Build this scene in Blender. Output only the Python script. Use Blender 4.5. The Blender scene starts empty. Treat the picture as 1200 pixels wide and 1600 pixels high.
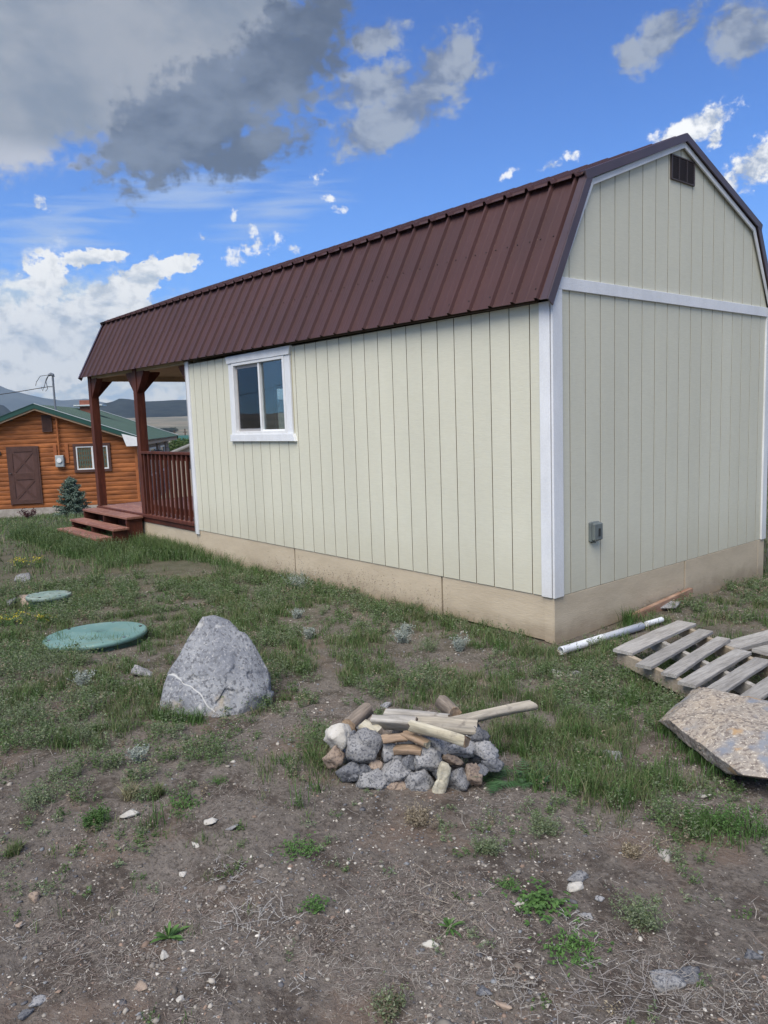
import bpy, bmesh, math, random
import numpy as np
from mathutils import Vector, Matrix
random.seed(7); rng = np.random.default_rng(11)
SC = bpy.context.scene
COL = SC.collection

# ---------------------------------------------------------------- camera
CP = np.array([3.6101530, -4.7246680, 1.4274560])
YAW, PITCH, ROLL, FPX = 2.44484634, -0.121153624, -0.0356430749, 1184.0
FW = np.array([math.cos(PITCH)*math.cos(YAW), math.cos(PITCH)*math.sin(YAW), math.sin(PITCH)])
_r = np.array([math.sin(YAW), -math.cos(YAW), 0.0]); _u = np.cross(_r, FW)
RT = _r*math.cos(ROLL)+_u*math.sin(ROLL); UP = -_r*math.sin(ROLL)+_u*math.cos(ROLL)
cam = bpy.data.cameras.new('camera'); cam.sensor_fit = 'VERTICAL'; cam.sensor_height = 36.0
cam.lens = 36.0*FPX/1600.0; cam.clip_start = 0.05; cam.clip_end = 60000
camo = bpy.data.objects.new('camera', cam); COL.objects.link(camo)
M = Matrix.Identity(4)
for i in range(3):
    M[i][0] = RT[i]; M[i][1] = UP[i]; M[i][2] = -FW[i]; M[i][3] = CP[i]
camo.matrix_world = M; SC.camera = camo
SC.render.resolution_x = 768; SC.render.resolution_y = 1024
SC.view_settings.view_transform = 'Standard'; SC.view_settings.look = 'None'
EXPO = 1.86
SC.view_settings.exposure = EXPO; SC.view_settings.gamma = 1.0; SC.view_settings.use_curve_mapping = False

def ray(x, y): return FW + RT*(x-600)/FPX - UP*(y-800)/FPX
def onp(x, y, ax, v):
    d = ray(x, y); t = (v-CP[ax])/d[ax]; return CP+t*d
def proj(P):
    d = np.asarray(P, float)-CP; z = d@FW
    return 600+FPX*(d@RT)/z, 800-FPX*(d@UP)/z, z

# ---------------------------------------------------------------- world
SKY_STRENGTH = 0.06
SUN_EL, SUN_AZ = math.radians(54), math.atan2(-0.80, 0.36)
W = bpy.data.worlds.new("World"); SC.world = W; W.use_nodes = True
NT = W.node_tree; NT.nodes.clear()
class NB:
    "tiny helper for building node graphs"
    def __init__(s, nt): s.nt = nt
    def new(s, t, **k):
        n = s.nt.nodes.new(t)
        for a, b in k.items(): setattr(n, a, b)
        return n
    def put(s, sock, v):
        if isinstance(v, bpy.types.NodeSocket): s.nt.links.new(v, sock)
        elif v is not None: sock.default_value = v
    def m(s, op, a, b=None, c=None, clamp=False):
        n = s.new('ShaderNodeMath', operation=op, use_clamp=clamp)
        s.put(n.inputs[0], a)
        if b is not None: s.put(n.inputs[1], b)
        if c is not None: s.put(n.inputs[2], c)
        return n.outputs[0]
    def v(s, op, a, b=None):
        n = s.new('ShaderNodeVectorMath', operation=op); s.put(n.inputs[0], a)
        if b is not None: s.put(n.inputs[1], b)
        return n.outputs['Value'] if op in ('DOT_PRODUCT', 'LENGTH') else n.outputs[0]
    def ss(s, x, lo, hi, a=0.0, b=1.0):
        n = s.new('ShaderNodeMapRange', interpolation_type='SMOOTHSTEP')
        s.put(n.inputs[0], x); s.put(n.inputs[1], lo); s.put(n.inputs[2], hi); n.inputs[3].default_value = a; n.inputs[4].default_value = b
        return n.outputs[0]
    def mix(s, f, a, b, mode='MIX'):
        n = s.new('ShaderNodeMix', data_type='RGBA', blend_type=mode)
        s.put(n.inputs[0], f); s.put(n.inputs[6], a); s.put(n.inputs[7], b); return n.outputs[2]
    def noise(s, vec, scale, detail=6, rough=.55, dist=0.0, lac=2.0):
        n = s.new('ShaderNodeTexNoise'); s.put(n.inputs['Vector'], vec); s.put(n.inputs['Scale'], scale)
        n.inputs['Detail'].default_value = detail; n.inputs['Roughness'].default_value = rough; n.inputs['Distortion'].default_value = dist
        n.inputs['Lacunarity'].default_value = lac
        return n.outputs['Fac']
    def mapping(s, vec, loc=(0,0,0), rot=(0,0,0), scale=(1,1,1), kind='POINT'):
        n = s.new('ShaderNodeMapping', vector_type=kind); s.put(n.inputs[0], vec)
        n.inputs[1].default_value = loc; n.inputs[2].default_value = rot; n.inputs[3].default_value = scale
        return n.outputs[0]
def C4(r, g, b): return (r, g, b, 1.0)
def srgb(r, g, b):
    f = lambda c: (c/255/12.92) if c <= 10 else ((c/255+.055)/1.055)**2.4
    return (f(r), f(g), f(b), 1.0)

def build_world():
    B = NB(NT)
    K = 1.0/(SKY_STRENGTH*2**EXPO)          # picture value -> radiance fed to the background
    def cc(r, g, b, k=1.0):
        c = srgb(r, g, b); return (c[0]*K*k, c[1]*K*k, c[2]*K*k, 1)
    tc = B.new('ShaderNodeTexCoord').outputs['Generated']
    d = B.v('NORMALIZE', tc)
    sky = B.new('ShaderNodeTexSky', sky_type='NISHITA'); sky.sun_disc = False
    sky.sun_elevation = SUN_EL; sky.sun_rotation = math.pi/2-SUN_AZ
    sky.air_density = 1.0; sky.dust_density = 0.4; sky.ozone_density = 2.5; sky.altitude = 2500
    dz0 = B.new('ShaderNodeSeparateXYZ'); B.put(dz0.inputs[0], d)
    base = B.mix(1.0, sky.outputs[0], B.mix(B.ss(dz0.outputs[2], .05, .65), (.37, .73, 1.13, 1), (.12, .40, .86, 1)), 'MULTIPLY')
    # directions of the clouds: plane coordinates around one fixed heading of the sky dome
    t = B.m('MAXIMUM', B.v('DOT_PRODUCT', d, tuple(FW)), 0.05)
    u = B.m('DIVIDE', B.v('DOT_PRODUCT', d, tuple(RT)), t); v = B.m('DIVIDE', B.v('DOT_PRODUCT', d, tuple(UP)), t)
    cmb = B.new('ShaderNodeCombineXYZ'); B.put(cmb.inputs[0], u); B.put(cmb.inputs[1], v); uv = cmb.outputs[0]
    def blobs(lst):
        out = None
        for (px, py, rx, ry, rot) in lst:
            m_ = B.mapping(uv, ((px-600)/FPX, (800-py)/FPX, 0), (0, 0, math.radians(rot)), (rx/FPX, ry/FPX, 1), 'TEXTURE')
            q = B.m('SUBTRACT', 1.0, B.v('LENGTH', m_))
            out = q if out is None else B.m('MAXIMUM', out, q)
        return out
    dn = B.v('ADD', d, (0, 0, 0))
    n1 = B.noise(B.mapping(dn, scale=(1, 1, 1.5)), 7, 9, .6, .25)
    n2 = B.noise(B.mapping(dn, loc=(4, 2, 1), scale=(1, 1, 1.6)), 22, 9, .62, .2)
    n3 = B.noise(B.mapping(dn, loc=(1, 7, 3)), 60, 8, .65, .2)
    n4 = B.noise(B.mapping(dn, loc=(9, 3, 5), scale=(1, 1, 2.2)), 13, 8, .62, .3)
    c = lambda n: B.m('SUBTRACT', n, .5)
    def dens(bl, w1, w2, w3, lo, hi):
        f = B.m('MULTIPLY_ADD', c(n1), w1, bl); f = B.m('MULTIPLY_ADD', c(n2), w2, f); f = B.m('MULTIPLY_ADD', c(n3), w3, f)
        return B.ss(f, lo, hi)
    col = base
    # thin high streaks
    st = B.noise(B.mapping(uv, rot=(0, 0, math.radians(-14)), scale=(1.6, 16, 1)), 3.2, 7, .6, .6)
    cir = B.m('MULTIPLY', B.ss(B.m('MULTIPLY_ADD', c(st), 2.6, blobs([(90, 368, 190, 75, 10), (300, 300, 200, 60, 5), (430, 330, 160, 60, 15)])), 0.15, 1.3), 0.6)
    col = B.mix(cir, col, cc(205, 222, 245))
    # pale bank low over the hills
    low = dens(blobs([(60, 640, 420, 150, 4), (330, 640, 300, 100, 0), (40, 550, 270, 150, 0)]), 1.0, 1.0, .5, -0.1, .35)
    lc = B.mix(B.ss(n2, .38, .56), cc(186, 210, 234, 1.15), cc(246, 245, 238, 1.4)); lc = B.mix(B.ss(n4, .48, .66), lc, cc(212, 224, 234, 1.1))
    lc = B.mix(B.m('MULTIPLY', B.ss(n3, .55, .72), .5), lc, cc(247, 240, 220))
    col = B.mix(low, col, lc)
    # bright cumulus
    W1 = blobs([(68, 424, 52, 28, 8), (135, 404, 62, 17, 8), (80, 448, 52, 22, 60), (235, 424, 72, 18, 12), (50, 515, 170, 50, 12), (190, 462, 95, 38, 26), (40, 560, 210, 70, 6),
                (120, 520, 150, 62, 18)])
    wd = dens(W1, .9, 2.0, 1.6, .04, .24)
    wsh = B.m('MULTIPLY_ADD', n4, .5, B.m('MULTIPLY', n2, .5))
    wc = B.mix(B.ss(wsh, .38, .51), cc(200, 212, 226), cc(254, 252, 247, 1.3))
    wc = B.mix(B.m('MULTIPLY', B.ss(n3, .50, .66), .5), wc, cc(214, 219, 224))
    col = B.mix(wd, col, wc)
    WB = dens(blobs([(1080, 204, 92, 36, 24), (1045, 224, 50, 26, 30), (1112, 188, 46, 30, 40), (1175, 264, 74, 38, 30), (1200, 244, 50, 36, 10), (1118, 215, 30, 16, 60)]), .8, 1.9, 1.5, .10, .50)
    W2 = blobs([(400, 383, 46, 14, 12), (368, 404, 20, 14, -30), (497, 273, 17, 13, 20), (516, 310, 15, 7, 0), (531, 327, 15, 7, 0), (394, 360, 10, 18, 0), (456, 388, 11, 12, 30),
                (318, 370, 9, 8, 0), (365, 338, 7, 12, 0), (60, 318, 22, 16, -40), (862, 258, 24, 9, 30), (892, 243, 16, 9, 10), (793, 273, 18, 6, 30)])
    n5 = B.noise(B.mapping(dn, loc=(2, 7, 6)), 150, 5, .6, .3)
    W2n = B.m('MULTIPLY_ADD', c(n5), 2.2, W2)
    wd2 = dens(W2n, .5, 2.2, 3.2, .05, 1.0)
    wc2 = B.mix(B.ss(B.m('MULTIPLY_ADD', n3, .5, B.m('MULTIPLY', n2, .5)), .40, .56), cc(185, 196, 215), cc(252, 251, 248, 1.3))
    col = B.mix(B.m('MAXIMUM', B.m('MULTIPLY', wd2, .92), WB), col, wc2)
    # grey clouds
    G3 = dens(blobs([(640, 165, 130, 52, 38), (690, 110, 88, 56, 50), (580, 135, 110, 40, 12), (580, 205, 80, 48, 20), (1030, 62, 92, 34, 40), (985, 85, 34, 28, 60), (1160, 52, 72, 60, 20), (585, 62, 56, 30, 20)]), .9, 2.0, 1.6, -.02, .62)
    gc = B.mix(B.ss(n2, .40, .62), cc(112, 124, 148), cc(172, 180, 192))
    col = B.mix(B.m('MULTIPLY', G3, .92), col, gc)
    G1 = dens(blobs([(50, 60, 400, 225, 0), (-60, 190, 260, 95, 0), (320, 10, 240, 100, 0)]), 1.0, .6, .5, .02, .30)
    g1c = B.mix(B.ss(B.m('MULTIPLY_ADD', n1, .7, B.m('MULTIPLY', n4, .3)), .36, .62), cc(134, 145, 162), cc(170, 174, 183)); g1c = B.mix(B.m('MULTIPLY', B.ss(blobs([(60, 265, 230, 60, -8)]), 0, .8), .9), g1c, cc(206, 208, 218))
    col = B.mix(G1, col, g1c)
    G2 = dens(blobs([(305, 190, 200, 98, 24), (240, 218, 105, 56, 10), (440, 100, 165, 88, 42), (390, 240, 120, 50, 20), (480, 40, 110, 80, 40)]), .9, 1.5, 1.1, .02, .42)
    g2c = B.mix(B.ss(B.m('MULTIPLY_ADD', n1, .55, B.m('MULTIPLY', n4, .45)), .40, .60), cc(80, 92, 115), cc(122, 133, 153))
    col = B.mix(G2, col, g2c)
    # the rest of the dome: broken grey and white cloud with blue gaps, as the view implies
    dxy = B.v('DIVIDE', d, B.new('ShaderNodeCombineXYZ').outputs[0]) if False else None
    hz = B.m('MAXIMUM', dz0.outputs[2], 0.08)
    cp = B.new('ShaderNodeCombineXYZ'); B.put(cp.inputs[0], B.m('DIVIDE', dz0.outputs[0], hz)); B.put(cp.inputs[1], B.m('DIVIDE', dz0.outputs[1], hz))
    ng = B.noise(cp.outputs[0], .55, 9, .58, .2)
    outf = B.ss(B.v('LENGTH', B.v('MULTIPLY', uv, (1.0, .72, 0))), .64, .95)
    outb = B.ss(B.v('DOT_PRODUCT', d, tuple(FW)), .45, .62, 1.0, 0.0)
    outm = B.m('MAXIMUM', outf, outb)
    gd_ = B.m('MULTIPLY', B.m('MAXIMUM', B.ss(ng, .44, .56), B.ss(n1, .52, .62)), outm)
    gcol = B.mix(B.ss(n4, .38, .62), cc(135, 145, 163), cc(225, 228, 230))
    col = B.mix(gd_, col, gcol)
    bg = B.new('ShaderNodeBackground'); B.put(bg.inputs[0], col); bg.inputs[1].default_value = SKY_STRENGTH
    out = B.new('ShaderNodeOutputWorld'); NT.links.new(bg.outputs[0], out.inputs[0])
build_world()

sun = bpy.data.lights.new('sun', 'SUN'); sun.energy = 1.35; sun.angle = math.radians(48); sun.color = (1.0, .94, .86)
suno = bpy.data.objects.new('sun', sun); COL.objects.link(suno)
sd = Vector((math.cos(SUN_EL)*math.cos(SUN_AZ), math.cos(SUN_EL)*math.sin(SUN_AZ), math.sin(SUN_EL)))
suno.rotation_euler = sd.to_track_quat('Z', 'Y').to_euler(); suno.location = (-20, -20, 30)

# ---------------------------------------------------------------- object helpers
def tagset(o, label=None, cat=None, group=None, kind=None):
    if label: o['label'] = label
    if cat: o['category'] = cat
    if group: o['group'] = group
    if kind: o['kind'] = kind
    return o
def thing(name, label, cat, loc=(0, 0, 0), group=None):
    o = bpy.data.objects.new(name, None); COL.objects.link(o); o.location = tuple(map(float, loc)); o.empty_display_size = .1
    return tagset(o, label, cat, group)
def root_loc(o):
    p = np.zeros(3)
    while o is not None: p = p+np.array(o.location); o = o.parent
    return p
class MB:
    def __init__(s): s.v = []; s.f = []; s.m = []
    def add(s, vs, fs, mi=0):
        b = len(s.v); s.v += [tuple(map(float, p)) for p in vs]; s.f += [tuple(b+i for i in f) for f in fs]; s.m += [mi]*len(fs)
        return s
    def slab(s, poly, O, U, V, N, t, c=0.002, mi=0, side=None):
        O, U, V, N = [np.asarray(a, float) for a in (O, U, V, N)]
        poly = [np.asarray(p, float) for p in poly]; n = len(poly)
        A = sum(poly[i][0]*poly[(i+1) % n][1]-poly[(i+1) % n][0]*poly[i][1] for i in range(n))
        if A < 0: poly = poly[::-1]
        def off(c):
            res = []
            for i in range(n):
                p0, p1, p2 = poly[i-1], poly[i], poly[(i+1) % n]
                e1 = (p1-p0)/(np.linalg.norm(p1-p0)+1e-12); e2 = (p2-p1)/(np.linalg.norm(p2-p1)+1e-12)
                n1 = np.array([-e1[1], e1[0]]); n2 = np.array([-e2[1], e2[0]]); k = 1+n1@n2
                res.append(p1+(n1+n2)*c/max(k, .3))
            return res
        W_ = lambda ps, d: [O+U*p[0]+V*p[1]+N*d for p in ps]
        vs = W_(poly, 0)+W_(poly, t-c)+W_(off(c), t) if c > 0 else W_(poly, 0)+W_(poly, t)
        R_ = 3 if c > 0 else 2; fs = [tuple(range(n-1, -1, -1)), tuple((R_-1)*n+i for i in range(n))]
        for r in range(R_-1):
            for i in range(n):
                j = (i+1) % n; fs.append((r*n+i, r*n+j, (r+1)*n+j, (r+1)*n+i))
        if np.dot(np.cross(U, V), N) < 0: fs = [f[::-1] for f in fs]
        s.add(vs, fs, mi)
        if side is not None:
            for k_ in range(2, 2+n): s.m[len(s.m)-len(fs)+k_] = side
        return s
    def box(s, x0, x1, y0, y1, z0, z1, c=0.003, mi=0):
        c = min(c, (x1-x0)*.3, (y1-y0)*.3, (z1-z0)*.3)
        if c <= 0:
            return s.slab([(x0, y0), (x1, y0), (x1, y1), (x0, y1)], (0, 0, z0), (1, 0, 0), (0, 1, 0), (0, 0, 1), z1-z0, 0, mi)
        vs = []
        for z, q in ((z0, c), (z0+c, 0), (z1-c, 0), (z1, c)):
            vs += [(x0+q, y0+q, z), (x1-q, y0+q, z), (x1-q, y1-q, z), (x0+q, y1-q, z)]
        fs = [(3, 2, 1, 0), (12, 13, 14, 15)]
        for r in range(3):
            for i in range(4):
                j = (i+1) % 4; fs.append((r*4+i, r*4+j, r*4+4+j, r*4+4+i))
        return s.add(vs, fs, mi)
    def beam(s, p0, p1, w, h, up=(0, 0, 1), c=.003, mi=0):
        p0 = np.asarray(p0, float); p1 = np.asarray(p1, float); A = p1-p0; L = np.linalg.norm(A); A = A/L
        S = np.cross(A, up); S /= np.linalg.norm(S); T = np.cross(S, A)
        m = MB().box(0, L, -w/2, w/2, -h/2, h/2, c)
        # axes (A, -S, T) is right handed
        vs = [p0+A*v[0]-S*v[1]+T*v[2] for v in m.v]
        return s.add(vs, m.f, mi)
    def tube(s, pts, rad, n=8, mi=0, caps=True):
        pts = [np.asarray(p, float) for p in pts]
        if np.isscalar(rad): rad = [rad]*len(pts)
        vs = []; fs = []; ref = np.array([0.31, .22, .93])
        for i, p in enumerate(pts):
            d = pts[min(i+1, len(pts)-1)]-pts[max(i-1, 0)]; d /= np.linalg.norm(d)+1e-12
            a = np.cross(d, ref); a /= np.linalg.norm(a)+1e-9; b = np.cross(d, a)
            for k in range(n):
                th = 2*math.pi*k/n; vs.append(p+rad[i]*(math.cos(th)*a+math.sin(th)*b))
        for i in range(len(pts)-1):
            for k in range(n):
                k2 = (k+1) % n; fs.append((i*n+k, i*n+k2, (i+1)*n+k2, (i+1)*n+k))
        if caps: fs += [tuple(range(n-1, -1, -1)), tuple((len(pts)-1)*n+k for k in range(n))]
        return s.add(vs, fs, mi)
    def build(s, name, mat, parent=None, smooth=False, kind=None, label=None, cat=None, group=None):
        off = root_loc(parent) if parent is not None else np.zeros(3)
        me = bpy.data.meshes.new(name); me.from_pydata([tuple(np.array(v)-off) for v in s.v], [], s.f)
        for m_ in (mat if isinstance(mat, (list, tuple)) else [mat]): me.materials.append(m_)
        if any(s.m): me.polygons.foreach_set('material_index', s.m)
        if smooth: me.polygons.foreach_set('use_smooth', [True]*len(s.f))
        me.update(); o = bpy.data.objects.new(name, me); COL.objects.link(o)
        if parent is not None: o.parent = parent
        return tagset(o, label, cat, group, kind)
def tri_mesh(name, V, F, mat, colors=None, smooth=False, parent=None, off=None):
    me = bpy.data.meshes.new(name); V = np.asarray(V, np.float32); F = np.asarray(F, np.int32)
    if off is not None: V = V-np.asarray(off, np.float32)
    k = F.shape[1]
    me.vertices.add(len(V)); me.vertices.foreach_set('co', V.ravel())
    me.loops.add(F.size); me.loops.foreach_set('vertex_index', F.ravel())
    me.polygons.add(len(F)); me.polygons.foreach_set('loop_start', np.arange(0, F.size, k, dtype=np.int32)); me.polygons.foreach_set('loop_total', np.full(len(F), k, np.int32))
    if smooth: me.polygons.foreach_set('use_smooth', np.ones(len(F), bool))
    me.update(calc_edges=True)
    if colors is not None:
        a = me.color_attributes.new('tint', 'FLOAT_COLOR', 'POINT'); c = np.ones((len(V), 4), np.float32); c[:, :3] = colors; a.data.foreach_set('color', c.ravel())
    me.materials.append(mat)
    o = bpy.data.objects.new(name, me); COL.objects.link(o)
    if parent is not None: o.parent = parent
    return o

# ---------------------------------------------------------------- noise and terrain
_tab = np.random.default_rng(5).random((256, 256))
def vn(x, y, s=0):
    x = np.asarray(x, float)+s*17.3; y = np.asarray(y, float)+s*9.7
    xi = np.floor(x).astype(int); yi = np.floor(y).astype(int); fx = x-xi; fy = y-yi
    fx = fx*fx*(3-2*fx); fy = fy*fy*(3-2*fy); T = _tab
    a = T[xi & 255, yi & 255]; b = T[(xi+1) & 255, yi & 255]; c = T[xi & 255, (yi+1) & 255]; d = T[(xi+1) & 255, (yi+1) & 255]
    return (a*(1-fx)+b*fx)*(1-fy)+(c*(1-fx)+d*fx)*fy
def fbm(x, y, o=4, s=0, g=.5):
    r = 0; a = 1; t = 0
    for i in range(o): r = r+a*vn(np.asarray(x)*2**i, np.asarray(y)*2**i, s+i); t += a; a *= g
    return r/t
def sstep(x, a, b):
    t = np.clip((np.asarray(x, float)-a)/(b-a), 0, 1); return t*t*(3-2*t)
def zg(x, y):
    x = np.asarray(x, float); y = np.asarray(y, float)
    r = np.hypot(x-CP[0], y-CP[1])
    z = -.375+.085*sstep(-y, .6, 3.2)*sstep(x, -9, -2)
    z = z-.10*sstep(y, 1.2, 4.5)*sstep(x, -1.5, .5)-.05*sstep(y, 5, 12)
    dd = np.maximum(0, -x-10.5); near = -.088*np.maximum(0, dd-.8+.8*np.exp(-dd/.8))
    z = z+np.maximum(near, -4.2)
    z = z+np.interp(r, [0, 35, 60, 120, 300, 600, 1100, 1600, 3000, 3600, 12000, 26000], [0, 0, -1.5, -4.5, -5, -7, -10, -2, 44, 55, 60, 60])
    z = z+(fbm(x*.9, y*.9, 3, 3)-.5)*.05*sstep(r, 0, 1)+(fbm(x*5, y*5, 3, 9)-.5)*.018+(fbm(x*24, y*24, 3, 21)-.5)*.014*sstep(-r, -9, -5)+(np.abs(fbm(x*11, y*11, 3, 25)-.5)-.1)*.016*sstep(-r, -9, -5)
    # a trampled hollow-free strip right along the cabin skirt, a little mound under the stone ring
    z = z+(fbm(x*.02, y*.02, 3, 30)-.5)*2.0*sstep(r, 40, 150)
    return z
def G(px, py):
    d = ray(px, py); t = (-.33-CP[2])/d[2]
    for _ in range(30):
        P = CP+d*t; t = t+(float(zg(P[0], P[1]))-P[2])/d[2]*.8
    P = CP+d*t; return np.array([P[0], P[1], float(zg(P[0], P[1]))])
def hull_rock(pts, sub=4, noise=.03, scale=3.0, seed=0, soft=.02, facets=26, chip=.14):
    "stone: sphere grid pressed onto the convex hull of pts, edges worn by noise"
    pts = np.asarray(pts, float); c = pts.mean(0)
    bm = bmesh.new(); [bm.verts.new(tuple(p-c)) for p in pts]; bmesh.ops.convex_hull(bm, input=bm.verts)
    pl = [(np.array(f.normal), float(f.normal.dot(f.verts[0].co))) for f in bm.faces if f.calc_area() > 1e-9]
    pl = [(n, d) if d > 0 else (-n, -d) for n, d in pl]; bm.free()
    bm = bmesh.new(); bmesh.ops.create_icosphere(bm, subdivisions=sub, radius=1.0)
    ext = np.abs(pts-c).max(0)+1e-6
    D = np.array([v.co for v in bm.verts])*ext; D /= np.linalg.norm(D, axis=1)[:, None]
    F = np.array([[v.index for v in f.verts] for f in bm.faces]); bm.free()
    Nn = np.array([p[0] for p in pl]); dd = np.array([p[1] for p in pl])
    den = D@Nn.T; R_ = np.where(den > 1e-4, dd[None]/np.maximum(den, 1e-4), 1e9)
    k = 1.0/(soft*np.mean(ext)+1e-6); mn = R_.min(1); rr = mn-np.log(np.exp(-np.clip((R_-mn[:, None])*k, 0, 50)).sum(1))/k
    V = D*rr[:, None]
    q = V*scale+seed*3.1
    nz = (fbm(q[:, 0]+q[:, 2]*.7, q[:, 1]-q[:, 2]*.6, 4, seed)+fbm(q[:, 1]+5, q[:, 2]+q[:, 0]*.5, 4, seed+3)-1)
    q2 = q*3.3; rid = np.abs(fbm(q2[:, 0]-q2[:, 1], q2[:, 2]+q2[:, 1], 3, seed+5)-.5)
    V = V+D*(nz*noise-np.maximum(0, .06-rid)*noise*3)[:, None]
    rg = np.random.default_rng(seed+77); nf = facets; sdir = rg.normal(size=(nf, 3)); sdir /= np.linalg.norm(sdir, axis=1)[:, None]
    sp = sdir*ext*.8; dist = np.linalg.norm(V[:, None]-sp[None]+(nz*.6*np.mean(ext))[:, None, None]*.25, axis=2)/rg.uniform(.7, 1.4, nf); j = dist.argmin(1)
    tl = rg.normal(size=(nf, 3))*chip; h = ((V-sp[j])*tl[j]).sum(1)+rg.normal(size=nf)[j]*chip*.10*np.mean(ext); lim = chip*.6*np.mean(ext)
    V = V+D*np.clip(h, -lim, lim)[:, None]
    return V+c, F
def rock(name, pts, mat, label=None, cat=None, group=None, parent=None, **k):
    V, F = hull_rock(pts, **k); base = V.mean(0); base[2] = V[:, 2].min()
    o = tri_mesh(name, V, F, mat, smooth=True, off=base); o.location = tuple(base)
    return tagset(o, label, cat, group)
# ---------------------------------------------------------------- materials
def mat(name, col, rough=.7, col2=None, nscale=4.0, nstretch=(1, 1, 1), contrast=(.35, .65), bump=0.0, bscale=60, bstretch=(1, 1, 1), metal=0.0,
        spec=.5, rand=0.0, tint=False, speck=None, bdist=.002, grain=None, coat=0.0, dirt=None, transl=0.0):
    m = bpy.data.materials.new(name); m.use_nodes = True; nt = m.node_tree; B = NB(nt); nt.nodes.clear()
    out = B.new('ShaderNodeOutputMaterial'); p = B.new('ShaderNodeBsdfPrincipled')
    co = B.new('ShaderNodeTexCoord').outputs['Object']
    c = C4(*col[:3])
    if tint: c = B.new('ShaderNodeAttribute', attribute_name='tint').outputs['Color']
    if col2 is not None:
        f = B.ss(B.noise(B.mapping(co, scale=nstretch), nscale, 6, .6), *contrast); c = B.mix(f, c, C4(*col2[:3]))
    if grain is not None:      # (scale, stretch, strength)
        g = B.noise(B.mapping(co, scale=grain[1]), grain[0], 5, .65, .4)
        c = B.mix(1.0, c, B.mix(B.ss(g, .3, .7), C4(*[1-grain[2]]*3), C4(*[1+grain[2]*.5]*3)), 'MULTIPLY')
    if speck is not None:      # list of (scale, threshold lo, hi, colour)
        for sc, lo, hi, sc_col in speck:
            c = B.mix(B.ss(B.noise(co, sc, 3, .6), lo, hi), c, C4(*sc_col[:3]))
    if dirt is not None:       # (z at full, z at none, colour, amount)
        sz = B.new('ShaderNodeSeparateXYZ'); B.put(sz.inputs[0], B.new('ShaderNodeNewGeometry').outputs['Position'])
        f = B.m('MULTIPLY', B.ss(B.m('ADD', sz.outputs[2], B.m('MULTIPLY', B.m('SUBTRACT', B.noise(co, 5, 5, .6), .5), .25)), dirt[0], dirt[1], 1, 0), dirt[3])
        c = B.mix(f, c, C4(*dirt[2][:3]))
    if rand:
        r = B.new('ShaderNodeObjectInfo').outputs['Random']
        k = B.m('MULTIPLY_ADD', r, 2*rand, 1-rand); cx = B.new('ShaderNodeCombineXYZ')
        for i in range(3): B.put(cx.inputs[i], k)
        c = B.mix(1.0, c, cx.outputs[0], 'MULTIPLY')
    B.put(p.inputs['Base Color'], c); p.inputs['Roughness'].default_value = rough; p.inputs['Metallic'].default_value = metal
    p.inputs['Specular IOR Level'].default_value = spec; p.inputs['Coat Weight'].default_value = coat
    if bump:
        b = B.new('ShaderNodeBump'); b.inputs['Strength'].default_value = bump; b.inputs['Distance'].default_value = bdist
        B.put(b.inputs['Height'], B.noise(B.mapping(co, scale=bstretch), bscale, 6, .6, .3)); B.put(p.inputs['Normal'], b.outputs[0])
    sh = p.outputs[0]
    if transl:
        tr = B.new('ShaderNodeBsdfTranslucent'); B.put(tr.inputs[0], c); mx = B.new('ShaderNodeMixShader'); mx.inputs[0].default_value = transl
        nt.links.new(sh, mx.inputs[1]); nt.links.new(tr.outputs[0], mx.inputs[2]); sh = mx.outputs[0]
    nt.links.new(sh, out.inputs[0]); return m
MT = {}
def siding(name, a, b, **k):
    return mat(name, a, .62, b, 1.6, (1, 1, .35), (.3, .7), bump=.45, bscale=18, bstretch=(1.2, 1.2, 7), bdist=.004, grain=(9, (1.5, 1.5, 18), .05), rand=.018, spec=.35,
               speck=[(42, .74, .80, (.34, .31, .22))], dirt=(-.12, .55, (.40, .35, .24), .28), **k)
MT['side'] = siding('cream_siding_paint', (.665, .655, .54), (.62, .612, .505))
MT['back'] = mat('siding_groove', (.10, .08, .05), .95)
MT['edge'] = mat('siding_edge_dirt_shade', (.21, .17, .115), .9)  # groove shade and collected dirt, both put into the colour of the board sides
MT['decku'] = mat('roof_underside_shade', (.07, .05, .04), .95)  # shadow line under the eave, painted into the deck and soffit colour
MT['skirt'] = mat('tan_skirt_paint', (.56, .475, .355), .65, (.50, .42, .31), 2.0, (1, 1, 3), bump=.6, bscale=14, bstretch=(1.2, 1.2, 8), bdist=.004, grain=(7, (2, 2, 24), .07), rand=.02, spec=.3,
                  dirt=(-.40, -.18, (.22, .17, .12), .6), speck=[(70, .70, .78, (.30, .22, .14))])
MT['trim'] = mat('white_trim_paint', (.78, .80, .83), .5, (.70, .72, .75), 5, (1, 1, .4), bump=.45, bscale=22, bstretch=(1.2, 1.2, 4), bdist=.003, grain=(16, (4, 4, 4), .05), spec=.4,
                 dirt=(-.06, .35, (.45, .42, .36), .3))
MT['vinyl'] = mat('white_vinyl', (.78, .79, .80), .35, (.72, .73, .74), 9)
MT['roof'] = mat('brown_metal_roof', (.076, .037, .036), .42, (.062, .032, .032), 1.3, (1, 1, 1), (.3, .7), bump=.25, bscale=7, bdist=.004, spec=.30, grain=(6, (9, .6, .6), .05), rand=.035)
MT['flash'] = mat('dark_metal_flashing', (.075, .050, .060), .33, (.062, .042, .052), 3, spec=.55)
MT['screw'] = mat('dark_screw', (.03, .02, .02), .5)
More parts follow.
